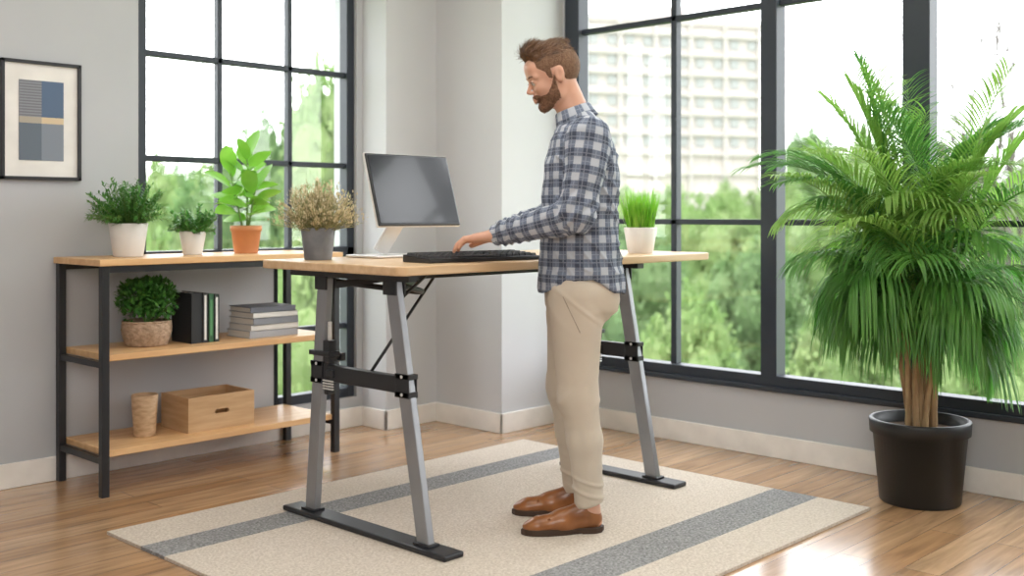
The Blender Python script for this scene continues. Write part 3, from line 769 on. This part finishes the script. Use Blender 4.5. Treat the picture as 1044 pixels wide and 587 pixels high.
def add_hand(S, W, fw, side):
    fw = fw/np.linalg.norm(fw); side = side-fw*(side@fw); side /= np.linalg.norm(side); up = A3((0,0,1.))
    offs = (.033,.011,-.011,-.032); Ls = (.074,.081,.075,.060)
    for i_, (o, L) in enumerate(zip(offs, Ls)):
        K = W + fw*(.088-.25*abs(o-.011)) + side*o + A3((0,0,-.006))
        S.rcone(W+side*o*.55-fw*.01, K, .0180, .0128, .012)
        f2 = fw+side*o*3.2; bend = (.0,.06,-.03,.05)[i_]
        q1 = K+(f2*.97-up*(.02+bend))*L*.44; q2 = q1+(f2*.74-up*.58)*L*.33; q3 = q2+(f2*.42-up*.88)*L*.27
        S.rcone(K, q1, .0106, .0092, .002); S.rcone(q1, q2, .0094, .0083, .002); S.rcone(q2, q3, .0083, .0068, .002)
    b0 = W+fw*.022+side*.018; b1 = b0+fw*.038+side*.026-up*.014; b2 = b1+fw*.032+side*.004-up*.012
    S.rcone(b0, b1, .0160, .0120, .010); S.rcone(b1, b2, .0112, .0085, .002)
TZ = [.80,.869,1.0,1.107,1.214,1.321,1.392,1.445,1.475]
TC = [.004,.005,.009,.012,.008,.004,.002,.008,.015]
TA = [.160,.158,.145,.137,.138,.134,.116,.087,.05]
TB = [.182,.178,.164,.158,.168,.180,.178,.134,.06]
S = SDF((-.24,-.32,0), (.56,.32,1.80), .0035)
S.loft(TZ, TC, [a-(.058 if z_ < .95 else .028) for a, z_ in zip(TA, TZ)], [b-(.050 if z_ < .95 else .022) for b, z_ in zip(TB, TZ)])
S.rcone((.005,0,1.44), HT((-.022,0,-.052)), .060, .054, .02)
for sg in (-1,1): S.rcone((-.005,sg*.05,1.455), (-.012,sg*.160,1.41), .043, .043, .03)
for SH_, EL_, WR_ in ((SHL,ELL,WRL),(SHR,ELR,WRR)):
    S.rcone(SH_, EL_, .050, .040, .03); S.rcone(EL_, WR_, .040, .027, .02)
for H_, K_, A_ in ((HIPL,KNL,ANL),(HIPR,KNR,ANR)):
    S.rcone(H_, K_, .078, .050, .02); mid = K_*.65+A_*.35+A3((-.008,0,0)); S.rcone(K_, mid, .046, .044, .02); S.rcone(mid, A_, .044, .032, .02)
    S.rcone(A_, A_+A3((.13,.0,-.045)), .030, .022, .02); S.rcone(A_, A_+A3((-.02,0,-.045)), .030, .026, .02)
add_hand(S, WRL, A3((.97,-.10,-.08)), A3((-.1,-1.,-.1)))
add_hand(S, WRR, A3((.97,.06,-.08)), A3((-.1,1.,-.1)))
add_head(S, HT, HR)
P_, F_ = S.mesh(2); me = np_mesh('person', P_, F_)
body = link('person', me, 'skin', smooth=True)
P0 = (3.01, 2.515, ZR); FA = math.atan2(VX, -VY)
body.location = P0; body.rotation_euler = (0,0,FA)
tag(body, 'bearded person in plaid shirt and khaki trousers typing while standing', 'person')

# shirt
def fbm(q, sc): return noise.noise(Vector((q[0]*sc[0], q[1]*sc[1], q[2]*sc[2])))
S = SDF((-.24,-.34,.78), (.42,.34,1.56), .005)
S.loft(TZ, TC, TA, TB, e=2.2)
for sg in (-1,1): S.rcone((-.01,sg*.055,1.460), (-.015,sg*.165,1.412), .046, .060, .03)
for SH_, EL_, WR_ in ((SHL,ELL,WRL),(SHR,ELR,WRR)):
    S.rcone(SH_, EL_, .076, .062, .012); S.rcone(EL_, WR_*.88+EL_*.12, .062, .047, .012); S.rcone(WR_*.87+EL_*.13, WR_*1.02-EL_*.02, .0400, .0385, .003)
    dv = (WR_-EL_)/np.linalg.norm(WR_-EL_); w_ = WR_+dv*.004
    S.cut(lambda X,Y,Z: ((X-w_[0])*dv[0]+(Y-w_[1])*dv[1]+(Z-w_[2])*dv[2]).astype(np.float32), w_-.06+dv*.02, w_+.09)
S.loft(TZ, TC, [a-.010 for a in TA], [b-.010 for b in TB], k=.003, sub=True, z0=.70, z1=.94)
S.cut(lambda X,Y,Z: ((.852+.060*(np.abs(Y)/.17)**2*(1-np.clip(np.abs(X-.01)/.15,0,1)**2))-Z).astype(np.float32), (-.3,-.4,.7), (.3,.4,1.0))
P_, F_ = S.mesh(2); me = np_mesh('plaid_shirt', P_, F_)
def sh_fold(q):
    arm = q[0] > .10 or abs(q[1]) > .20
    d = .006*fbm(q, (8,8,16))+.003*fbm(q, (18,18,30))
    if not arm:
        q2 = A3((q[0]+q[2]*.5, q[1], q[2]-q[0]*.8)); r_ = 1-abs(noise.noise(Vector((q2[0]*6, q2[1]*6, q2[2]*17))))*2.2
        d += .008*max(0, r_)**3*(1 if q[2] < 1.36 else .4)
        if q[2] < .98: d += .006*math.sin(math.atan2(q[1], q[0])*9+2*fbm(q,(6,6,6)))*(1-(q[2]-.86)/.12)
    for E_ in (ELL, ELR):
        e_ = np.linalg.norm(q-E_)
        if e_ < .15: d += .007*(1-e_/.15)*math.sin((q[0]*.75+q[2]*.65)*190+2.5*fbm(q,(14,14,14)))
    for W_ in (WRL, WRR):
        e_ = np.linalg.norm(q-W_)
        if .04 < e_ < .14: d += .004*math.sin(q[0]*210+3*fbm(q,(12,12,12)))
    return d
P_ = displace(me, P_, sh_fold)
uvl = me.uv_layers.new(name='UVMap')
FV = P_[F_]; C = FV.mean(1)
def seg_d(p, a, b):
    ba = b-a; t = np.clip(((p-a)@ba)/(ba@ba), 0, 1); return np.linalg.norm(p-a-t[:,None]*ba, axis=1)
UV = np.zeros((len(F_),4,2))
tor = np.sqrt((np.abs(C[:,0]-.01)/.142)**2+(C[:,1]/.174)**2)
lab = np.zeros(len(F_), int); best = np.where(C[:,2] > 1.44, .25, 1.0)*np.where(tor < 1.10, .0, 5.0)
for i, (a, b, r) in enumerate(((SHL,ELL,.079),(ELL,WRL,.065),(SHR,ELR,.079),(ELR,WRR,.065))):
    dd = seg_d(C, a, b); ok = (dd < r*1.25) & ((tor >= 1.04) | (dd < r*1.02) & (np.abs(C[:,1]) > .162))
    cost = dd/r
    better = ok & ((lab == 0) | (cost < best)); lab[better] = i+1; best[better] = cost[better]
def wrap(a, ref): return ref+(a-ref+np.pi) % (2*np.pi)-np.pi
for i in range(5):
    s_ = lab == i
    if not s_.any(): continue
    Q = FV[s_]; c0 = C[s_]
    if i == 0:
        th = np.arctan2(Q[...,1], Q[...,0]-.01); rf = np.arctan2(c0[:,1], c0[:,0]-.01)
        UV[s_,:,0] = wrap(th, rf[:,None])*.158; UV[s_,:,1] = Q[...,2]
    else:
        a, b = ((SHL,ELL),(ELL,WRL),(SHR,ELR),(ELR,WRR))[i-1]; ax = (b-a)/np.linalg.norm(b-a)
        u_ = np.cross(ax, A3((0,1.,0))); u_ /= np.linalg.norm(u_); w_ = np.cross(ax, u_)
        th = np.arctan2((Q-a)@w_, (Q-a)@u_); rf = np.arctan2((c0-a)@w_, (c0-a)@u_)
        UV[s_,:,0] = wrap(th, rf[:,None])*.064; UV[s_,:,1] = (Q-a)@ax+(0 if i in (1,3) else .275)
uvl.data.foreach_set('uv', UV.reshape(-1).astype(np.float32))
shirt = link('plaid_shirt', me, 'plaid', body, smooth=True, label='navy and white checked long-sleeved shirt worn untucked')
co = lathe('collar', [(.056,-.012),(.058,.034),(.062,.040),(.067,.036),(.078,-.004),(.082,-.012),(.077,-.014),(.062,.02)], 'plaid', shirt, loc=(.022,0,1.484), rot=(0,math.radians(20),0), seg=48)
ul = co.data.uv_layers.new(name='UVMap')
for poly in co.data.polygons:
    cth = math.atan2(poly.center.y, poly.center.x)
    for li in poly.loop_indices:
        q = co.data.vertices[co.data.loops[li].vertex_index].co; th = math.atan2(q.y, q.x)
        th = cth+(th-cth+math.pi) % (2*math.pi)-math.pi
        ul.data[li].uv = (th*.07, q.z+(.0 if math.hypot(q.x,q.y) < .066 else .02))

# trousers
S = SDF((-.22,-.34,.05), (.26,.24,1.02), .005)
S.loft([.80,.87,.95,1.0], [.006]*4, [.128,.130,.125,.120], [.155,.155,.148,.142])
for sg, H_, K_, A_ in ((1,HIPL,KNL,ANL),(-1,HIPR,KNR,ANR)):
    S.ell((-.036,sg*.070,.845), (.088,.080,.10), .03)
    S.rcone(H_+A3((.014,0,-.03)), K_, .101, .069, .02)
    cf_ = K_*.6+A_*.4+A3((-.008,0,0))
    S.rcone(K_, cf_, .068, .061, .03); S.rcone(cf_, A_+A3((0,0,-.02)), .061, .050, .03)
S.rcone((.02,0,.85), (.02,0,.82), .07, .06, .03)
S.cut(lambda X,Y,Z: (.098-.014*np.clip((X+.02)/.06,-1,1)+0*Y-Z).astype(np.float32), (-.3,-.4,0), (.3,.4,.3))
P_, F_ = S.mesh(3); me = np_mesh('chino_trousers', P_, F_)
def tr_fold(q):
    d = .003*fbm(q, (8,8,5))
    def rid(sx_, off, zc, sz_): return math.exp(-(noise.noise(Vector((q[0]*sx_+off, q[1]*sx_, zc*sz_)))/.16)**2)
    if q[2] < .26: d += .0050*rid(3, 3, q[2]-q[0]*.3, 20)*min(1, (.26-q[2])/.08)
    k_ = abs(q[2]-.47)
    if k_ < .14: d += .0035*(1-k_/.14)*rid(3, 9, q[2]+q[0]*.6, 15)
    if .70 < q[2] < .90: d += .0030*min(1, (q[2]-.70)/.06)*rid(3, 15, q[2]-q[0]*.8, 12)
    return d
TP = displace(me, P_, tr_fold); TN = normals(me)
tro = link('chino_trousers', me, 'chino', body, smooth=True, label='khaki cotton chino trousers')
dk_ch = mat('chino_seam', (.36,.30,.24), .9)
for sg in (-1,1):
    def surf_line(p_a, p_b, n=9):
        out = []
        for i in range(n):
            t = i/(n-1); x_, z_ = p_a[0]+(p_b[0]-p_a[0])*t, p_a[1]+(p_b[1]-p_a[1])*t
            dd = (TP[:,0]-x_)**2+(TP[:,2]-z_)**2
            dd = dd+(TP[:,1]*sg < .02)*9+(TN[:,1]*sg < .1)*9
            k = int(np.argmin(dd)); out.append(Vector((x_, TP[k,1]-sg*.0004, z_)))
        return out
    tube('pocket_seam', surf_line((.078,.852), (.018,.725)), .0019, dk_ch, tro, 6)

# hair & beard in head space
I3 = np.eye(3); ID = lambda p: A3(p, dtype=float)
S = SDF((-.15,-.11,-.14), (.15,.11,.17), .003)
S.ell((-.011,0,.029), (.1005,.0772,.0885), .01)
S.ell((-.006,0,.092), (.078,.058,.037), .018)
S.ell((.046,.004,.108), (.044,.047,.033), .018)
zl = ([-.16,-.075,-.035,-.022,-.008,.012,.014,.030,.034,.060,.076,.15],[-.060,-.060,-.048,-.01,.026,.026,-.03,-.03,.018,.045,.066,.078])
S.cut(lambda X,Y,Z: (np.interp(X, zl[0], zl[1])-Z+0*Y).astype(np.float32)*.7, (-.2,-.2,-.2), (.2,.2,.2))
P_, F_ = S.mesh(2); me = np_mesh('hair', P_, F_)
P_ = displace(me, P_, lambda q: (.0060*fbm(q,(13,55,24))+.003*fbm(q,(40,150,60)))*(1.0 if q[2] > .07 else .12))
nr = normals(me)
hr = link('hair', me, 'hair', body, loc=HO, rot=Matrix(HR.tolist()).to_euler(), smooth=True, label='brown hair swept up and back with short sides')
me.materials.append(M['hair_short'])
zc_ = P_[F_].mean(1)[:,2]; me.polygons.foreach_set('material_index', (zc_ < .062+.006*np.sin(zc_*0)).astype(np.int32))
v, f, v2, f2 = [], [], [], []
for i in range(8500):
    k = random.randrange(len(P_)); q, n_ = Vector(P_[k]), Vector(nr[k])
    top_w = max(0, min(1, (q.z-.05)/.045))
    if n_.z < -.4: continue
    lift = .12+.25*top_w*random.random()
    if q.x > .03 and q.z > .07: lift += .45*random.random()
    flow = Vector((-1.0, q.y*2, .55*top_w-.9*(1-top_w)))
    d = flow-n_*flow.dot(n_)
    if d.length < .05: continue
    d = d.normalized()+n_*lift
    if q.z > .060+random.uniform(-.008,.008):
        leaf(v, f, q-n_*.002, d, random.uniform(.014,.030)*(.35+.85*top_w), random.uniform(.0010,.0020), droop=.25, n=3, shape='grass', side=d.cross(n_)+n_*random.uniform(-.5,.5))
    else:
        leaf(v2, f2, q-n_*.001, d, random.uniform(.005,.009), .0010, droop=.1, n=1, shape='grass', side=d.cross(n_))
link('hair_strands', mesh_from('hair_strands', v, f), 'hair', hr)
link('side_hair', mesh_from('side_hair', v2, f2), 'hair_short', hr)
S = SDF((-.15,-.11,-.14), (.15,.11,.17), .003)
add_head(S, ID, I3)
S.F -= .0014
bl = ([-.2,.006,.008,.030,.052,.072,.084,.11],[-.3,-.3,.004,-.034,-.056,-.053,-.0450,-.0450])
S.cut(lambda X,Y,Z: (Z-np.interp(X, bl[0], bl[1])+0*Y).astype(np.float32)*.7, (-.2,-.2,-.2), (.2,.2,.2))
S.cut(lambda X,Y,Z: (.006-X+0*Y+0*Z).astype(np.float32), (-.2,-.2,-.2), (.2,.2,.2))
S.ell((.101,0,-.0630), (.024,.020,.0098), .003, sub=True)
P_, F_ = S.mesh(1); me = np_mesh('beard', P_, F_)
P_ = displace(me, P_, lambda q: .0010*fbm(q,(150,150,150)))
nr = normals(me)
be = link('beard', me, 'beard', body, loc=HO, rot=hr.rotation_euler, smooth=True, label='short trimmed brown beard')
v, f = [], []
for i in range(4200):
    k = random.randrange(len(P_)); q, n_ = Vector(P_[k]), Vector(nr[k])
    if q.x < .008: continue
    d = Vector((.2,0,-.9)); d = d-n_*d.dot(n_)+n_*.45
    leaf(v, f, q-n_*.001, d, random.uniform(.003,.0060), .0009, droop=.1, n=1, shape='grass')
link('beard_strands', mesh_from('beard_strands', v, f), 'beard', be)
hd = hr.rotation_euler
for sg in (-1,1):
    bm = bmesh.new(); bmesh.ops.create_uvsphere(bm, u_segments=16, v_segments=10, radius=.0110); me = bpy.data.meshes.new('eye'); bm.to_mesh(me); bm.free()
    q = HT((.0785,sg*.0295,-.003)); ey = link('eye', me, 'eye', body, loc=q, rot=hd, smooth=True)
    bm = bmesh.new(); bmesh.ops.create_uvsphere(bm, u_segments=12, v_segments=8, radius=.0050); me = bpy.data.meshes.new('iris'); bm.to_mesh(me); bm.free()
    link('iris', me, 'iris', ey, loc=(.0070,0,-.002), smooth=True)
    tube('eyelash', [HT(p_) for p_ in ((.0880,sg*.018,.000),(.0910,sg*.027,.0030),(.0880,sg*.037,.001),(.0825,sg*.042,-.002))], [.0010,.0016,.0016,.0010], 'beard', body, 6)
    tube('eyebrow', [HT(p_) for p_ in ((.0900,sg*.012,.0170),(.0890,sg*.026,.0225),(.0810,sg*.041,.0205),(.0750,sg*.048,.015))], [.0026,.0036,.0030,.0014], 'beard', body, 6)

# shoes
S = SDF((-.02,-.07,-.01), (.33,.07,.15), .003)
S.rcone((.042,0,.048), (.15,.002,.042), .036, .037, .015)
S.rcone((.15,.002,.036), (.235,0,.030), .040, .034, .02)
S.ell((.250,0,.028), (.047,.033,.023), .02)
S.rcone((.062,0,.085), (.165,0,.052), .033, .025, .02)
S.rcone((.052,0,.070), (.052,0,.12), .036, .036, .01)
S.rcone((.205,-.04,.055), (.205,.04,.055), .0028, .0028, .002, sub=True)
S.rcone((.095,-.045,.095), (.125,-.043,.030), .0026, .0026, .002, sub=True); S.rcone((.095,.045,.095), (.125,.043,.030), .0026, .0026, .002, sub=True)
S.cut(lambda X,Y,Z: (Z-.108+0*X+0*Y).astype(np.float32), (-.1,-.1,.08), (.4,.1,.2))
S.cut(lambda X,Y,Z: (.018-Z+0*X+0*Y).astype(np.float32), (-.1,-.1,-.1), (.4,.1,.06))
P_, F_ = S.mesh(1); shoe_me = np_mesh('leather_shoe', P_, F_)
def sole_mesh():
    n = 26; xs = [-.001+.303*i/n for i in range(n+1)]
    def hw(x):
        t = (x+.001)/.303
        return float(np.interp(t, [0,.04,.12,.35,.55,.72,.88,.96,1],[.0,.022,.034,.031,.039,.043,.034,.020,.0]))
    ring = [(x_, -hw(x_)) for x_ in xs] + [(x_, hw(x_)) for x_ in reversed(xs[1:-1])]
    v, f = [], []
    for (z_, sc_) in ((0,.98),(.004,1.0),(.019,1.0),(.022,.98)):
        for (x_, y_) in ring:
            zz = z_
            if z_ < .01 and .085 < x_ < .14: zz = z_+.006
            v.append((.151+(x_-.151)*sc_, y_*sc_, zz))
    m_ = len(ring)
    for j in range(3):
        for i in range(m_): f.append((j*m_+i, j*m_+(i+1)%m_, (j+1)*m_+(i+1)%m_, (j+1)*m_+i))
    f.append(tuple(reversed(range(m_)))); f.append(tuple(3*m_+i for i in range(m_)))
    return mesh_from('sole', v, f)
sole_me = sole_mesh()
lv, lf_ = [], []
for i in range(4):
    x_ = .118+.020*i; z_ = .086-.0105*i
    tube_geo(lv, lf_, [(x_-.004,-.022,z_-.011),(x_,-.008,z_),(x_+.004,.008,z_),(x_+.008,.022,z_-.011)], .0022, 6)
lace_me = mesh_from('laces', lv, lf_)
for (A_, yw) in ((ANL, 9), (ANR, 3)):
    r_ = math.radians(yw); heel = (A_[0]-.052*math.cos(r_), A_[1]-.052*math.sin(r_), 0)
    sh = bpy.data.objects.new('leather_shoe', shoe_me); col.objects.link(sh); sh.parent = body; sh.location = heel; sh.rotation_euler = (0,0,r_)
    so = bpy.data.objects.new('sole', sole_me); col.objects.link(so); so.parent = sh
    la = bpy.data.objects.new('laces', lace_me); col.objects.link(la); la.parent = sh
shoe_me.materials.append(M['leather']); sole_me.materials.append(M['sole']); lace_me.materials.append(M['lace'])
for me_ in (shoe_me, lace_me): me_.polygons.foreach_set('use_smooth', [True]*len(me_.polygons))

# ------------------------------------------------------------------ outdoors
GZ = -4.0
gr = boxes('ground', [((120,120,GZ-.25),(500,500,.5))], 'lawn'); struct(gr)
bx_, by_ = from_view(150, 22.5)
bd = empty('apartment_building', (bx_, by_, GZ), math.radians(43.6-90+16)); tag(bd, 'pale multi-storey apartment block with balconies and rows of windows', 'building')
BW, BH = 27, 31.5
boxes('building_body', [span(-BW/2,BW/2,0,14,0,BH), span(-BW/2-.3,BW/2+.3,-.3,14.3,BH,BH+.8), span(-4,3,3,10,BH+.8,BH+3)], 'building', bd)
fl = []
for i in range(11):
    fl.append(span(-BW/2,BW/2,-.5,0,2.75*i+2.35,2.75*i+2.6))
    for j in range(5): fl.append(span(-BW/2+.4+j*5.3,-BW/2+3.1+j*5.3,-.55,-.4,2.75*i+2.6,2.75*i+3.2))
boxes('balcony', fl, 'bwhite', bd)
boxes('pier', [span(-BW/2+j*5.3-.15,-BW/2+j*5.3+.15,-.5,0,0,BH) for j in range(6)], 'bwhite', bd)
wm = None
for r_ in range(5, 11):
    for c_i in range(10):
        if wm is None:
            o = boxes('facade_window', [((0,0,0),(1.3,.2,1.25))], 'bwin', bd); wm = o.data
        else:
            o = bpy.data.objects.new('facade_window', wm); col.objects.link(o); o.parent = bd
        o.location = (-BW/2+1.6+c_i*2.65, -.05, 2.75*r_+1.45)
random.seed(5)
def tree_meshes(nblob, nleaf, ls):
    v, f, cv, cf = [], [], [], []
    blobs = [(Vector((0,0,.98)), .22), (Vector((0,0,.70)), .34)]
    for i in range(nblob):
        a = i*2.4; zz = .30+.72*i/nblob; rr = .34*math.sqrt(max(.05, 1-((zz-.6)/.5)**2))*random.uniform(.6,1.05)
        blobs.append((Vector((rr*math.cos(a), rr*math.sin(a), zz)), random.uniform(.13,.22)))
    for c_, R_ in blobs:
        for k in range(int(nleaf*(R_/.2)**2)):
            d = rdir(-80,90); q = c_+d*R_*random.uniform(.78,1.08)*(1+.12*math.sin(d.x*9+d.y*7+d.z*8))
            leaf(v, f, q, d*.6+rdir(-90,90), ls*random.uniform(.7,1.3), ls*.75, n=1, shape='quad', droop=.2)
        b0 = len(v)
        for j in range(7):
            for k in range(10):
                ph = math.pi*j/6; th = 2*math.pi*k/10; rr = R_*.80
                v.append((c_.x+rr*math.sin(ph)*math.cos(th), c_.y+rr*math.sin(ph)*math.sin(th), c_.z+rr*math.cos(ph)))
        for j in range(6):
            for k in range(10): f.append((b0+j*10+k, b0+(j+1)*10+k, b0+(j+1)*10+(k+1)%10, b0+j*10+(k+1)%10))
    me1 = mesh_from('tree_foliage', v, f)
    tube_geo(cv, cf, [(0,0,0),(.02,0,.25),(0,.02,.8)], [.04,.032,.012], 8)
    for c_, R_ in blobs: tube_geo(cv, cf, [(0,0,.22), tuple(c_*.6+Vector((0,0,.12))), tuple(c_)], [.018,.014,.006], 5)
    return me1, mesh_from('trunk', cv, cf)
TM = [tree_meshes(20, 380, .030) for _ in range(3)]
for i, (a, b) in enumerate(TM):
    a.materials.append(M['tree_leaf'] if i != 1 else M['tree_leaf2']); b.materials.append(M['tree_bark'])
placed = []
def put_tree(d, u, vtop, wpx):
    for _ in range(14):
        l = (u-522)/1100*d; X, Y = from_view(d, l); ztop = 1.15-(vtop-218)*d/1100; H = (ztop-GZ)/1.20; W = wpx*d/1100/1.0
        R_ = W*.53
        if all(math.hypot(X-a, Y-b) > R_+c for a, b, c in placed): break
        d *= 1.07
    else: return
    placed.append((X, Y, R_))
    i = random.randrange(3)
    o = empty('tree', (X, Y, GZ), random.uniform(0,6.28)); tag(o, 'leafy green tree growing outside the windows', 'tree', 'trees outside the windows')
    for nm, me_ in zip(('tree_foliage','trunk'), TM[i]):
        c_ = bpy.data.objects.new(nm, me_); col.objects.link(c_); c_.parent = o; c_.scale = (W, W, H)
for t_ in [(18,348,72,170),(24,268,118,120),
           (14,700,300,150),(15,860,295,150),(13,1010,300,150),(16,600,285,120),(20,770,250,140),(22,655,225,120),(23,930,225,140),(22,1070,215,140),
           (30,735,205,110),(30,850,190,110),(33,600,205,90),(34,1000,170,110),(40,680,195,80),(42,790,180,80),(44,880,135,100),(46,960,150,80),(60,640,192,60),(60,740,188,60),(62,830,130,80),(60,1050,160,80),
           (19,205,185,100),(30,160,165,90),(34,225,160,90),(38,310,120,90),(26,410,120,90),(12,250,275,120),(13,140,250,120),(50,270,155,80),(50,180,170,80),(46,370,120,80)]:
    put_tree(*t_)
v, f = [], []
def branch(p_, d, L, r, lev):
    q = p_+d*L; tube_geo(v, f, [p_, p_.lerp(q,.5)+Vector((random.uniform(-.03,.03)*L,random.uniform(-.03,.03)*L,0)), q], [r,r*.85,r*.7], 5)
    if lev == 0: return
    for k in range(3 if lev > 1 else 4):
        branch(p_.lerp(q, random.uniform(.6,1)), (d+rdir(-10,70)*.75).normalized(), L*random.uniform(.6,.8), r*.6, lev-1)
branch(Vector((0,0,0)), Vector((0,0,1)), 3.2, .10, 5)
X, Y = from_view(17, .49*17); bt = link('bare_tree', mesh_from('bare_tree', v, f), 'tree_bark', loc=(X,Y,GZ)); tag(bt, 'bare leafless tree standing outside the window', 'tree')

# ------------------------------------------------------------------ light, world, camera
w = bpy.data.worlds.new('sky'); scene.world = w; w.use_nodes = True
bg = w.node_tree.nodes['Background']; bg.inputs[0].default_value = (.95,.975,1,1); bg.inputs[1].default_value = 6.0
def area(name, loc, target, size, power, c=(1,1,1)):
    L = bpy.data.lights.new(name, 'AREA'); L.shape = 'RECTANGLE'; L.size, L.size_y = size; L.energy = power; L.color = c
    o = bpy.data.objects.new(name, L); col.objects.link(o); o.location = loc
    o.rotation_euler = (Vector(target)-Vector(loc)).to_track_quat('-Z','Y').to_euler(); return o
area('ceiling_fill', (2.4,2.4,ZC-.05), (2.4,2.4,0), (2.6,2.6), 48, (1,.975,.94))  # added soft fill under the ceiling, no fixture modelled
area('room_fill', (-.8,-.6,2.4), (3,3,.9), (2.5,1.6), 88, (1,.975,.94))  # added fill from behind and above the camera, not a lamp of the room
sl = bpy.data.lights.new('sun', 'SUN'); sl.energy = 3.5; sl.angle = math.radians(6); sl.color = (1,.96,.88)
so = bpy.data.objects.new('sun', sl); col.objects.link(so)
so.rotation_euler = Vector((.45,.25,-.95)).to_track_quat('-Z','Y').to_euler()
cam = bpy.data.cameras.new('camera'); co_ = bpy.data.objects.new('camera', cam); col.objects.link(co_); scene.camera = co_
cam.sensor_width = 36; cam.lens = 1100/1044*36; cam.shift_y = -75.5/1044
co_.location = (0,0,1.15); co_.rotation_euler = (math.radians(90), 0, math.atan2(-VX, VY))
cam.dof.use_dof = True; cam.dof.focus_distance = 4.1; cam.dof.aperture_fstop = 1.7
cam.clip_end = 600
